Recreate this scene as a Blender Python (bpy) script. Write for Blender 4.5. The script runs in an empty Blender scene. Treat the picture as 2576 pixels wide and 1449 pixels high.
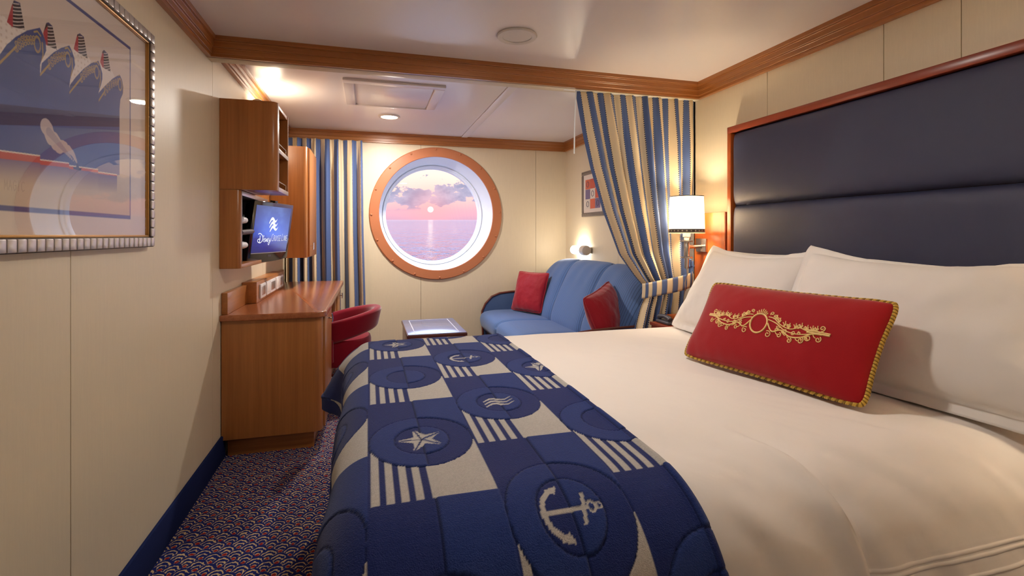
import bpy, bmesh, math, random
import numpy as np
from mathutils import Vector, Matrix, noise as mnoise
random.seed(7); np.random.seed(7)
sc = bpy.context.scene
col = sc.collection
PI = math.pi

# ------------------------------------------------------------------ camera
EYE = 1.18
YAW = math.radians(15.909)
cam_d = bpy.data.cameras.new('camera'); cam = bpy.data.objects.new('camera', cam_d)
col.objects.link(cam); sc.camera = cam
cam.location = (0, 0, EYE); cam.rotation_euler = (PI/2, 0, -YAW)
cam_d.sensor_fit = 'HORIZONTAL'; cam_d.sensor_width = 36.0
cam_d.lens = 36.0*1263/2576
cam_d.shift_y = -(724.5-592)/2576
cam_d.clip_start = 0.02; cam_d.clip_end = 200000

# ------------------------------------------------------------------ exposure
vs = sc.view_settings
vs.view_transform = 'Standard'; vs.look = 'None'; vs.gamma = 1.0; vs.use_curve_mapping = False
vs.exposure = 1.1

# ------------------------------------------------------------------ node helpers
def lin(r, g, b, a=1.0):
    def f(c):
        c /= 255.0
        return c/12.92 if c <= 0.04045 else ((c+0.055)/1.055)**2.4
    return (f(r), f(g), f(b), a)

class NT:
    """small wrapper that makes node maths readable"""
    def __init__(s, tree):
        s.t = tree; s.n = tree.nodes; s.l = tree.links
    def node(s, typ, **kw):
        nd = s.n.new(typ)
        for k, v in kw.items(): setattr(nd, k, v)
        return nd
    def put(s, sock, v):
        if hasattr(v, 'is_linked') or isinstance(v, bpy.types.NodeSocket): s.l.new(v, sock)
        else: sock.default_value = v
    def m(s, op, a, b=0.0, c=0.0, clamp=False):
        nd = s.node('ShaderNodeMath', operation=op, use_clamp=clamp)
        s.put(nd.inputs[0], a); s.put(nd.inputs[1], b)
        if op in ('MULTIPLY_ADD', 'SMOOTH_MIN', 'SMOOTH_MAX', 'WRAP', 'COMPARE'): s.put(nd.inputs[2], c)
        return nd.outputs[0]
    def mix(s, f, a, b):
        nd = s.node('ShaderNodeMix', data_type='RGBA')
        s.put(nd.inputs[0], f); s.put(nd.inputs[6], a); s.put(nd.inputs[7], b)
        return nd.outputs[2]
    def step(s, x, lo, hi):
        nd = s.node('ShaderNodeMapRange', interpolation_type='SMOOTHSTEP')
        s.put(nd.inputs[0], x); nd.inputs[1].default_value = lo; nd.inputs[2].default_value = hi
        return nd.outputs[0]
    def noise(s, vec, scale, detail=2.0, rough=0.5):
        nd = s.node('ShaderNodeTexNoise')
        s.put(nd.inputs['Vector'], vec); nd.inputs['Scale'].default_value = scale
        nd.inputs['Detail'].default_value = detail; nd.inputs['Roughness'].default_value = rough
        return nd.outputs[0]
    def mapping(s, vec, scale=(1, 1, 1), loc=(0, 0, 0), rot=(0, 0, 0)):
        nd = s.node('ShaderNodeMapping')
        s.put(nd.inputs[0], vec)
        nd.inputs[1].default_value = loc; nd.inputs[2].default_value = rot; nd.inputs[3].default_value = scale
        return nd.outputs[0]
    def ramp(s, f, stops, interp='LINEAR'):
        nd = s.node('ShaderNodeValToRGB'); s.put(nd.inputs[0], f)
        cr = nd.color_ramp; cr.interpolation = interp
        while len(cr.elements) < len(stops): cr.elements.new(0.5)
        for e, (p, c) in zip(cr.elements, stops): e.position = p; e.color = c
        return nd.outputs[0]
    def bump(s, h, strength=0.3, dist=0.01):
        nd = s.node('ShaderNodeBump'); nd.inputs['Strength'].default_value = strength
        nd.inputs['Distance'].default_value = dist; s.put(nd.inputs['Height'], h)
        return nd.outputs[0]

# ------------------------------------------------------------------ world: sunset sky
# The ship leans a little, so the sea and its sky are tipped by UPV.
Fv = Vector((math.sin(YAW), math.cos(YAW), 0)); Rv = Vector((math.cos(YAW), -math.sin(YAW), 0))
LEAN = 0.0309
UPV = (Vector((0, 0, 1)) - LEAN*Fv).normalized()
SUN_DIR = (Fv + ((1083-1288)/1263)*Rv + Vector((0, 0, (592-527)/1263))).normalized()
world = bpy.data.worlds.new('world'); sc.world = world; world.use_nodes = True
w = NT(world.node_tree)
for n_ in list(w.n): w.n.remove(n_)
wo = w.node('ShaderNodeOutputWorld'); bg = w.node('ShaderNodeBackground'); w.l.new(bg.outputs[0], wo.inputs[0])
tc = w.node('ShaderNodeTexCoord').outputs['Generated']
def wdot(v):
    nd = w.node('ShaderNodeVectorMath', operation='DOT_PRODUCT'); w.l.new(tc, nd.inputs[0]); nd.inputs[1].default_value = v
    return nd.outputs['Value']
elev = wdot(UPV)                                     # ~ sine of the height above the sea
azim = w.m('ARCTAN2', wdot((1, 0, 0)), wdot((0, 1, 0)))
sund = wdot(SUN_DIR)
skyc = w.ramp(elev, [
    (0.0, lin(214, 166, 190)), (0.02, lin(240, 176, 188)), (0.05, lin(252, 206, 196)), (0.09, lin(255, 228, 212)),
    (0.20, lin(240, 230, 232)), (0.45, lin(196, 216, 252)), (1.0, lin(165, 200, 255))])
skys = w.ramp(elev, [(0.0, (.103, .103, .103, 1)), (0.12, (.112, .112, .112, 1)), (0.30, (.25, .25, .25, 1)), (0.6, (.75, .75, .75, 1)), (1.0, (1, 1, 1, 1))])
# cloud bank
cx = w.node('ShaderNodeCombineXYZ'); w.put(cx.inputs[0], w.m('MULTIPLY', azim, 1.0)); w.put(cx.inputs[1], w.m('MULTIPLY', elev, 1.7)); cx.inputs[2].default_value = 3.7
cn = w.noise(cx.outputs[0], 30.0, 8.0, 0.6)
cn2 = w.noise(cx.outputs[0], 9.0, 2.0, 0.5)
band = w.m('MULTIPLY', w.step(elev, 0.022, 0.042), w.m('SUBTRACT', 1.0, w.step(elev, 0.040, 0.105)))
dens = w.m('ADD', w.m('MULTIPLY', band, 0.32), w.m('ADD', w.m('MULTIPLY', w.m('SUBTRACT', cn, 0.5), 1.3), w.m('MULTIPLY', w.m('SUBTRACT', cn2, 0.5), 1.1)))
cl = w.step(dens, 0.14, 0.21)
cl = w.m('MULTIPLY', cl, w.m('MULTIPLY', w.step(elev, 0.015, 0.025), w.m('SUBTRACT', 1.0, w.step(elev, 0.11, 0.16))))
cloudc = w.ramp(w.step(cn, 0.35, 0.7), [(0, lin(168, 172, 202)), (1, lin(112, 132, 172))])
glow = w.m('POWER', w.m('MAXIMUM', sund, 0.0), 900.0)
disc = w.step(sund, math.cos(0.0062), math.cos(0.0040))
base = w.mix(w.m('MULTIPLY', cl, 0.85), skyc, cloudc)
gl = w.mix(w.m('MULTIPLY', glow, 0.45, clamp=True), base, lin(255, 172, 168))
fin = w.mix(disc, gl, lin(255, 240, 205))
stren = w.m('MULTIPLY', skys, 6.0)
stren = w.m('ADD', stren, w.m('MULTIPLY', disc, 1.4))
w.l.new(fin, bg.inputs[0]); w.l.new(stren, bg.inputs[1])

# ------------------------------------------------------------------ material helpers
def new_mat(name):
    m = bpy.data.materials.new(name); m.use_nodes = True
    t = NT(m.node_tree); b = t.n['Principled BSDF']
    return m, t, b
def plain(name, c, rough=0.5, spec=0.5, metal=0.0, sheen=0.0, bump=None, emit=None, estr=0.0, coat=0.0):
    m, t, b = new_mat(name)
    b.inputs['Base Color'].default_value = c; b.inputs['Roughness'].default_value = rough
    b.inputs['Specular IOR Level'].default_value = spec; b.inputs['Metallic'].default_value = metal
    if sheen: b.inputs['Sheen Weight'].default_value = sheen; b.inputs['Sheen Roughness'].default_value = 0.4
    if coat: b.inputs['Coat Weight'].default_value = coat; b.inputs['Coat Roughness'].default_value = 0.08
    if bump:
        co = t.node('ShaderNodeTexCoord').outputs['Object']
        t.l.new(t.bump(t.noise(co, bump[0], 3.0), bump[1], bump[2]), b.inputs['Normal'])
    if emit is not None:
        b.inputs['Emission Color'].default_value = emit; b.inputs['Emission Strength'].default_value = estr
    return m
def wood(name, c1, c2, grain='z', rough=0.32, coat=0.25):
    m, t, b = new_mat(name)
    co = t.node('ShaderNodeTexCoord').outputs['Object']
    s = {'x': (.8, 26, 26), 'y': (26, .8, 26), 'z': (26, 26, .8)}[grain]
    v = t.mapping(co, s)
    n1 = t.noise(v, 1.0, 4.0, 0.6)
    n2 = t.noise(t.mapping(co, tuple(q*3.1 for q in s)), 1.3, 3.0, 0.6)
    f = t.m('ADD', t.m('MULTIPLY', n1, 0.7), t.m('MULTIPLY', n2, 0.3))
    t.l.new(t.ramp(f, [(0.3, c1), (0.72, c2)]), b.inputs['Base Color'])
    b.inputs['Roughness'].default_value = rough
    b.inputs['Coat Weight'].default_value = coat; b.inputs['Coat Roughness'].default_value = 0.25
    t.l.new(t.bump(n2, 0.05, 0.002), b.inputs['Normal'])
    return m
def linen_wall(name, c, rough=0.42):
    m, t, b = new_mat(name)
    co = t.node('ShaderNodeTexCoord').outputs['Object']
    n1 = t.noise(t.mapping(co, (170, 170, 9)), 1.0, 3.0)
    n2 = t.noise(t.mapping(co, (260, 260, 40)), 1.0, 2.0)
    f = t.m('ADD', t.m('MULTIPLY', n1, 0.6), t.m('MULTIPLY', n2, 0.4))
    dk = tuple(q*0.965 for q in c[:3])+(1,); li = tuple(min(1, q*1.02) for q in c[:3])+(1,)
    t.l.new(t.ramp(f, [(0.3, dk), (0.7, li)]), b.inputs['Base Color'])
    b.inputs['Roughness'].default_value = rough
    t.l.new(t.bump(f, 0.05, 0.002), b.inputs['Normal'])
    return m

BEECH_D, BEECH_L = lin(152, 94, 44), lin(182, 118, 60)
M = {}
M['wall'] = linen_wall('cream_laminate', lin(226, 212, 184))
M['wallgap'] = plain('panel_joint', lin(150, 132, 104), 0.7)
M['ceil'] = plain('ceiling_panel', lin(244, 238, 236), 0.28, 0.7)
M['ceilwhite'] = plain('ceiling_fitting', lin(228, 222, 214), 0.4)
M['wood_z'] = wood('beech_upright', BEECH_D, BEECH_L, 'z')
M['wood_y'] = wood('beech_long', BEECH_D, BEECH_L, 'y')
M['wood_x'] = wood('beech_cross', BEECH_D, BEECH_L, 'x')
M['top'] = wood('beech_worktop', lin(150, 84, 48), lin(182, 112, 70), 'y', 0.22, 0.5)
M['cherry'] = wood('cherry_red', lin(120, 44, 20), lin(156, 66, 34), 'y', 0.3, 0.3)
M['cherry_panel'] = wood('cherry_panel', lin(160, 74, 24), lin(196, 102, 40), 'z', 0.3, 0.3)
M['copper'] = plain('ring_laminate', lin(190, 120, 82), 0.38, 0.5)
M['white'] = plain('white_paint', lin(236, 240, 246), 0.35)
M['black'] = plain('black_plastic', lin(14, 13, 14), 0.35)
M['blackmatt'] = plain('black_recess', lin(8, 8, 9), 0.8)
M['bezel'] = plain('tv_gloss', lin(26, 20, 24), 0.08, 0.7)
M['chrome'] = plain('chrome', lin(214, 212, 210), 0.16, 0.5, 1.0)
M['nickel'] = plain('satin_nickel', lin(190, 184, 178), 0.3, 0.5, 1.0)
M['gold'] = plain('gold_lip', lin(196, 150, 84), 0.35, 0.5, 0.7)
M['silver'] = plain('silver_leaf', lin(205, 200, 196), 0.34, 0.5, 0.75, bump=(60, 0.15, 0.003))
M['frame_dark'] = plain('frame_dark', lin(54, 40, 36), 0.5)
M['mat'] = plain('picture_mat', lin(222, 210, 198), 0.8)
M['navybase'] = plain('navy_carpet_cove', lin(26, 38, 84), 0.95, 0.1, bump=(500, 0.4, 0.003))
M['sheet'] = plain('white_cotton', lin(238, 231, 224), 0.85, 0.2, sheen=0.15, bump=(14, 0.10, 0.02))
M['pillow'] = plain('pillow_cotton', lin(236, 231, 226), 0.85, 0.2, sheen=0.15, bump=(9, 0.16, 0.02))
M['redvelvet'] = plain('red_velvet', lin(156, 16, 26), 0.75, 0.15, sheen=0.5, bump=(240, 0.12, 0.002))
M['redchair'] = plain('crimson_velvet', lin(138, 12, 38), 0.8, 0.15, sheen=0.6)
M['redsofa'] = plain('crushed_red', lin(164, 24, 42), 0.6, 0.25, sheen=0.6, bump=(26, 0.35, 0.01))
M['cord_a'] = plain('gold_cord', lin(206, 166, 62), 0.5, 0.4, sheen=0.3)
M['cord_b'] = plain('olive_cord', lin(136, 104, 30), 0.6, 0.3)
M['embroid'] = plain('gold_thread', lin(238, 202, 130), 0.5, 0.4, sheen=0.3)
M['navypanel'] = plain('navy_headboard', lin(52, 56, 84), 0.52, 0.4, bump=(700, 0.25, 0.002))
M['base'] = plain('bed_base', lin(46, 40, 44), 0.8)
M['phone'] = plain('phone_grey', lin(74, 74, 84), 0.4)
M['socket'] = plain('socket_white', lin(226, 226, 228), 0.3)
M['bluehook'] = plain('blue_tie_hook', lin(78, 106, 158), 0.5)
M['darkmetal'] = plain('dark_metal', lin(70, 52, 42), 0.45)
M['tabletop'] = plain('coffee_table_top', lin(120, 128, 168), 0.22, 0.7, coat=0.4)
M['tableinlay'] = plain('inlay_line', lin(206, 206, 216), 0.35)
M['tableedge'] = wood('table_edge', lin(84, 40, 34), lin(120, 62, 48), 'x')

def glass_mat(name, gain=1.0):
    m, t, b = new_mat(name); t.n.remove(b)
    out = t.n['Material Output']
    tr = t.node('ShaderNodeBsdfTransparent'); gl = t.node('ShaderNodeBsdfGlossy'); gl.inputs['Roughness'].default_value = 0.0
    fr = t.node('ShaderNodeFresnel'); fr.inputs[0].default_value = 1.5
    geo = t.node('ShaderNodeNewGeometry')
    mx = t.node('ShaderNodeMixShader'); front = t.m('SUBTRACT', 1.0, geo.outputs['Backfacing'])   # only the outer face mirrors
    t.l.new(t.m('MULTIPLY', t.m('MULTIPLY', fr.outputs[0], gain, clamp=True), front), mx.inputs[0])
    t.l.new(tr.outputs[0], mx.inputs[1]); t.l.new(gl.outputs[0], mx.inputs[2]); t.l.new(mx.outputs[0], out.inputs[0])
    return m
M['pane'] = glass_mat('window_glass', 0.7)
M['picglass'] = glass_mat('picture_glass', 1.25)

def emis(name, c, s):
    m, t, b = new_mat(name); t.n.remove(b)
    e = t.node('ShaderNodeEmission'); e.inputs[0].default_value = c; e.inputs[1].default_value = s
    t.l.new(e.outputs[0], t.n['Material Output'].inputs[0]); return m
WARM = lin(255, 246, 236)
M['bulb'] = emis('lamp_glass_lit', lin(255, 238, 212), 14.0)
M['downlit'] = emis('downlight_lens', lin(255, 240, 215), 5.0)
M['ink_white'] = emis('screen_white', lin(250, 252, 255), 0.5)

# colour-attribute material (print, knit)
def attr_mat(name, rough=0.8, spec=0.3, sheen=0.0, bump=None, attr='ink'):
    m, t, b = new_mat(name)
    a = t.node('ShaderNodeAttribute', attribute_name=attr); t.l.new(a.outputs['Color'], b.inputs['Base Color'])
    b.inputs['Roughness'].default_value = rough; b.inputs['Specular IOR Level'].default_value = spec
    if sheen: b.inputs['Sheen Weight'].default_value = sheen
    if bump:
        co = t.node('ShaderNodeTexCoord').outputs['Object']
        t.l.new(t.bump(t.noise(co, bump[0], 2.0), bump[1], bump[2]), b.inputs['Normal'])
    return m
M['print'] = attr_mat('poster_ink', 0.6)
M['knit'] = attr_mat('knit_throw', 0.95, 0.1, 0.12, (420, 0.5, 0.004))

# carpet: rows of little fans, red at the root
def carpet_mat():
    m, t, b = new_mat('patterned_carpet')
    co = t.node('ShaderNodeTexCoord').outputs['Object']
    nz = t.node('ShaderNodeTexNoise'); nz.inputs['Scale'].default_value = 75; nz.inputs['Detail'].default_value = 2; t.l.new(co, nz.inputs['Vector'])
    sep = t.node('ShaderNodeSeparateXYZ'); t.l.new(co, sep.inputs[0])
    nc = t.node('ShaderNodeSeparateColor'); t.l.new(nz.outputs['Color'], nc.inputs[0])
    W, P = 0.078, 0.034
    x = t.m('ADD', t.m('DIVIDE', sep.outputs[0], W), t.m('MULTIPLY', t.m('SUBTRACT', nc.outputs[0], 0.5), 0.22))
    y = t.m('ADD', t.m('DIVIDE', sep.outputs[1], P), t.m('MULTIPLY', t.m('SUBTRACT', nc.outputs[1], 0.5), 0.30))
    j = t.m('FLOOR', y); fy = t.m('SUBTRACT', y, j)
    par = t.m('MODULO', t.m('ADD', j, 1000.0), 2.0)
    def dist(parity, dy):
        xx = t.m('ADD', x, t.m('MULTIPLY', parity, 0.5))
        dx = t.m('SUBTRACT', t.m('FRACT', t.m('ADD', xx, 500.0)), 0.5)
        ex = t.m('MULTIPLY', dx, 2.0); ey = t.m('MULTIPLY', dy, 0.5)
        return t.m('SQRT', t.m('ADD', t.m('MULTIPLY', ex, ex), t.m('MULTIPLY', ey, ey)))
    d0 = dist(par, fy); d1 = dist(t.m('SUBTRACT', 1.0, par), t.m('ADD', fy, 1.0))
    use1 = t.m('LESS_THAN', d1, 1.0)
    r = t.m('ADD', t.m('MULTIPLY', use1, d1), t.m('MULTIPLY', t.m('SUBTRACT', 1.0, use1), d0))
    st = t.m('FRACT', t.m('ADD', t.m('MULTIPLY', r, 3.6), t.m('MULTIPLY', nc.outputs[2], 0.75)))
    blue = t.m('MULTIPLY', t.step(st, 0.20, 0.32), t.m('SUBTRACT', 1.0, t.step(st, 0.90, 0.99)))
    red = t.m('SUBTRACT', 1.0, t.step(r, 0.18, 0.23))
    c = t.mix(blue, lin(210, 180, 134), lin(26, 36, 100)); c = t.mix(red, c, lin(150, 34, 34))
    t.l.new(c, b.inputs['Base Color']); b.inputs['Roughness'].default_value = 0.95; b.inputs['Specular IOR Level'].default_value = 0.1
    t.l.new(t.bump(t.noise(co, 600, 2.0), 0.6, 0.004), b.inputs['Normal'])
    return m
M['carpet'] = carpet_mat()

# curtain cloth: blue and cream stripes edged with dark stitches, along U
def stripe_mat(name, n, phase=0.0, vn=150.0):
    m, t, b = new_mat(name)
    uv = t.node('ShaderNodeTexCoord').outputs['UV']; sep = t.node('ShaderNodeSeparateXYZ'); t.l.new(uv, sep.inputs[0])
    u = t.m('FRACT', t.m('ADD', t.m('MULTIPLY', sep.outputs[0], n), phase))
    blue = t.m('LESS_THAN', u, 0.46)
    dash = t.m('GREATER_THAN', t.m('FRACT', t.m('MULTIPLY', sep.outputs[1], vn)), 0.42)
    e1 = t.m('LESS_THAN', t.m('ABSOLUTE', t.m('SUBTRACT', u, 0.475)), 0.022)
    e2 = t.m('GREATER_THAN', u, 0.955)
    e = t.m('MULTIPLY', t.m('MAXIMUM', e1, e2), dash)
    c = t.mix(blue, lin(226, 206, 170), lin(76, 98, 148)); c = t.mix(e, c, lin(36, 36, 62))
    t.l.new(c, b.inputs['Base Color']); b.inputs['Roughness'].default_value = 0.7; b.inputs['Sheen Weight'].default_value = 0.15
    co = t.node('ShaderNodeTexCoord').outputs['Object']
    t.l.new(t.bump(t.noise(co, 400, 2.0), 0.12, 0.002), b.inputs['Normal'])
    return m
M['curtain_near'] = stripe_mat('striped_curtain', 11, 0.1)
M['curtain_far'] = stripe_mat('striped_window_curtain', 8.4, 0.75)
M['tie'] = stripe_mat('striped_tie', 7.0, 0.55, 26)

# ribbed sofa cloth
def rib_mat(name, c, n, axis=0):
    m, t, b = new_mat(name)
    uv = t.node('ShaderNodeTexCoord').outputs['UV']; sep = t.node('ShaderNodeSeparateXYZ'); t.l.new(uv, sep.inputs[0])
    u = t.m('FRACT', t.m('MULTIPLY', sep.outputs[axis], n))
    k = t.m('LESS_THAN', u, 0.24)
    dk = tuple(q*0.45 for q in c[:3])+(1,)
    t.l.new(t.mix(t.m('MULTIPLY', k, 0.8), c, dk), b.inputs['Base Color'])
    b.inputs['Roughness'].default_value = 0.8; b.inputs['Sheen Weight'].default_value = 0.2
    t.l.new(t.bump(t.m('SUBTRACT', 1.0, k), 0.5, 0.002), b.inputs['Normal'])
    return m
M['sofa'] = rib_mat('ribbed_blue', lin(82, 116, 172), 34)

# lampshade cloth
def shade_mat():
    m, t, b = new_mat('lampshade_cloth'); t.n.remove(b)
    tl = t.node('ShaderNodeBsdfTranslucent'); tl.inputs[0].default_value = lin(232, 220, 196)
    df = t.node('ShaderNodeBsdfDiffuse'); df.inputs[0].default_value = lin(250, 242, 226)
    mx = t.node('ShaderNodeMixShader'); mx.inputs[0].default_value = 0.35
    t.l.new(tl.outputs[0], mx.inputs[1]); t.l.new(df.outputs[0], mx.inputs[2]); t.l.new(mx.outputs[0], t.n['Material Output'].inputs[0])
    return m
M['shade'] = shade_mat()

# television picture: deep blue sea at dusk, lit from behind
def screen_mat():
    m, t, b = new_mat('screen_picture')
    uv = t.node('ShaderNodeTexCoord').outputs['UV']; sep = t.node('ShaderNodeSeparateXYZ'); t.l.new(uv, sep.inputs[0])
    n = t.noise(t.mapping(uv, (3, 3, 1)), 1.6, 4.0); wv = t.noise(t.mapping(uv, (3, 26, 1)), 1.0, 3.0)
    base = t.ramp(sep.outputs[1], [(0.0, lin(14, 24, 110)), (0.30, lin(20, 40, 160)), (0.40, lin(34, 86, 214)), (0.62, lin(34, 74, 190)), (1.0, lin(44, 62, 128))])
    dx = t.m('ABSOLUTE', t.m('SUBTRACT', sep.outputs[0], 0.5))
    sky = t.mix(t.m('MULTIPLY', t.step(n, 0.45, 0.75), 0.35), base, lin(96, 136, 214))
    sea = t.mix(t.m('MULTIPLY', t.step(wv, 0.45, 0.65), 0.5), base, lin(10, 16, 92))
    c = t.mix(t.step(sep.outputs[1], 0.30, 0.34), sea, sky)
    c = t.mix(t.m('MULTIPLY', t.step(dx, 0.1, 0.6), 0.6), c, lin(16, 26, 92))
    t.l.new(c, b.inputs['Emission Color']); b.inputs['Emission Strength'].default_value = 0.5
    b.inputs['Base Color'].default_value = (0.005, 0.005, 0.008, 1); b.inputs['Roughness'].default_value = 0.15
    return m
M['screen'] = screen_mat()

# sea
def sea_mat():
    m, t, b = new_mat('sea_water')
    co = t.node('ShaderNodeTexCoord').outputs['Object']
    h = t.m('ADD', t.m('MULTIPLY', t.noise(t.mapping(co, (.55, .18, 1)), 0.30, 4.0, 0.65), 8.0), t.m('MULTIPLY', t.noise(t.mapping(co, (1, .4, 1)), 0.03, 3.0, 0.6), 16.0))
    b.inputs['Base Color'].default_value = lin(16, 22, 60); b.inputs['Roughness'].default_value = 0.06
    b.inputs['IOR'].default_value = 1.34
    t.l.new(t.bump(h, 1.0, 1.3), b.inputs['Normal'])
    return m
M['sea'] = sea_mat()
M['lightcap'] = plain('lamp_cap', lin(214, 204, 194), 0.4)

# ------------------------------------------------------------------ object helpers
ORG = {}
def origin(o): return ORG.get(o.name, Vector((0, 0, 0)))
def link(o, parent, org):
    col.objects.link(o); ORG[o.name] = org
    if parent is not None:
        o.parent = parent; o.location = org-origin(parent)
    else: o.location = org
    return o
def tag(o, label=None, cat=None, group=None, kind=None):
    if label: o['label'] = label
    if cat: o['category'] = cat
    if group: o['group'] = group
    if kind: o['kind'] = kind
    return o
def thing(name, loc, label, cat, group=None, kind=None):
    o = bpy.data.objects.new(name, None); o.empty_display_size = 0.05
    link(o, None, Vector(loc)); return tag(o, label, cat, group, kind)
def obj(name, verts, faces, mat, parent=None, smooth=True, uv=None, org=None, angle=40):
    """verts in world space; origin at the middle of the shape unless given"""
    V = np.asarray(verts, dtype=np.float64)
    if org is None: org = Vector(((V.min(0)+V.max(0))/2).tolist())
    V = V-np.array(org)
    me = bpy.data.meshes.new(name); me.from_pydata(V.tolist(), [], faces); me.update()
    if smooth:
        me.polygons.foreach_set('use_smooth', [True]*len(me.polygons))
        try: me.set_sharp_from_angle(angle=math.radians(angle))
        except Exception: pass
    if uv is not None:
        ul = me.uv_layers.new(name='UVMap'); uvs = np.asarray(uv)
        li = np.empty(len(me.loops), dtype=np.int32); me.loops.foreach_get('vertex_index', li)
        ul.data.foreach_set('uv', uvs[li].ravel())
    me.materials.append(mat)
    return link(bpy.data.objects.new(name, me), parent, Vector(org))
def from_bm(name, bm, mat, parent=None, smooth=True, angle=40):
    bmesh.ops.recalc_face_normals(bm, faces=bm.faces)
    bm.verts.ensure_lookup_table(); bm.verts.index_update()
    v = [tuple(q.co) for q in bm.verts]; f = [[q.index for q in fc.verts] for fc in bm.faces]
    bm.free(); return obj(name, v, f, mat, parent, smooth, angle=angle)
def bm_box(bm, x0, x1, y0, y1, z0, z1):
    mtx = Matrix.Translation(((x0+x1)/2, (y0+y1)/2, (z0+z1)/2)) @ Matrix.Diagonal((abs(x1-x0), abs(y1-y0), abs(z1-z0), 1))
    return bmesh.ops.create_cube(bm, size=1, matrix=mtx)['verts']
def box(name, x0, x1, y0, y1, z0, z1, mat, parent=None, bev=0.003, seg=2):
    bm = bmesh.new(); bm_box(bm, x0, x1, y0, y1, z0, z1)
    if bev: bmesh.ops.bevel(bm, geom=bm.edges[:], offset=bev, segments=seg, profile=0.5, affect='EDGES')
    return from_bm(name, bm, mat, parent)
def prism(name, poly, axis, a, b, mat, parent=None, bev=0.0, seg=2, angle=40):
    """poly: 2D outline; extruded along axis from a to b. axis z: (x,y); x: (y,z); y: (x,z)"""
    def p3(p, h): return {'z': (p[0], p[1], h), 'x': (h, p[0], p[1]), 'y': (p[0], h, p[1])}[axis]
    bm = bmesh.new(); lo = [bm.verts.new(p3(p, a)) for p in poly]; hi = [bm.verts.new(p3(p, b)) for p in poly]
    n = len(poly)
    f0 = bm.faces.new(lo); f1 = bm.faces.new(hi)
    for i in range(n): bm.faces.new((lo[i], lo[(i+1) % n], hi[(i+1) % n], hi[i]))
    if bev:
        es = set(f0.edges) | set(f1.edges)
        bmesh.ops.bevel(bm, geom=list(es), offset=bev, segments=seg, profile=0.5, affect='EDGES')
    return from_bm(name, bm, mat, parent, angle=angle)
def round_rect(x0, x1, y0, y1, r, n=6):
    """r: radius per corner (x0y0, x1y0, x1y1, x0y1)"""
    if not isinstance(r, (tuple, list)): r = (r,)*4
    out = []
    for (cx_, cy_, a0), q in zip(((x0, y0, PI), (x1, y0, 1.5*PI), (x1, y1, 0), (x0, y1, 0.5*PI)), r):
        if q <= 0: out.append((cx_, cy_)); continue
        ox = cx_+q if cx_ == x0 else cx_-q; oy = cy_+q if cy_ == y0 else cy_-q
        for k in range(n+1): out.append((ox+q*math.cos(a0+k*PI/2/n), oy+q*math.sin(a0+k*PI/2/n)))
    return out
def sweep_geo(pts, rad, n=10, closed=False, cap=True):
    pts = [Vector(p) for p in pts]; N = len(pts)
    rads = rad if isinstance(rad, (list, tuple)) else [rad]*N
    V, F = [], []; up = None
    for i, p in enumerate(pts):
        a = pts[(i-1) % N] if (closed or i > 0) else p; b = pts[(i+1) % N] if (closed or i < N-1) else p
        t = (b-a).normalized()
        if up is None:
            up = Vector((0, 0, 1)) if abs(t.z) < 0.9 else Vector((1, 0, 0))
        sx = t.cross(up)
        if sx.length < 1e-6: sx = t.orthogonal()
        sx.normalize(); up = sx.cross(t).normalized()
        for k in range(n):
            g = 2*PI*k/n; V.append(tuple(p+(sx*math.cos(g)+up*math.sin(g))*rads[i]))
    for i in range(N if closed else N-1):
        for k in range(n):
            a, b = i*n+k, i*n+(k+1) % n; c = ((i+1) % N)*n+(k+1) % n; d = ((i+1) % N)*n+k
            F.append((a, b, c, d))
    if cap and not closed: F.append(tuple(range(n-1, -1, -1))); F.append(tuple((N-1)*n+k for k in range(n)))
    return V, F
def tube(name, pts, rad, mat, parent=None, n=10, closed=False):
    V, F = sweep_geo(pts, rad, n, closed); return obj(name, V, F, mat, parent)
def lathe(name, prof, base, axis, mat, parent=None, n=32, caps=True):
    """prof: (radius, height) pairs along axis from base"""
    ax = Vector(axis).normalized(); s = ax.orthogonal().normalized(); q = ax.cross(s); base = Vector(base)
    V, F = [], []
    for r, h in prof:
        for k in range(n):
            g = 2*PI*k/n; V.append(tuple(base+ax*h+(s*math.cos(g)+q*math.sin(g))*r))
    for i in range(len(prof)-1):
        for k in range(n): F.append((i*n+k, i*n+(k+1) % n, (i+1)*n+(k+1) % n, (i+1)*n+k))
    if caps: F.append(tuple(range(n-1, -1, -1))); F.append(tuple((len(prof)-1)*n+k for k in range(n)))
    return obj(name, V, F, mat, parent)
def merge(parts):
    V, F = [], []
    for v, f in parts:
        o = len(V); V += list(v); F += [tuple(i+o for i in q) for q in f]
    return V, F
def grid_faces(nu, nv):
    i = np.arange(nu-1)[:, None]; j = np.arange(nv-1)[None, :]
    a = (i*nv+j).ravel(); return np.stack([a, a+nv, a+nv+1, a+1], 1)
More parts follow.
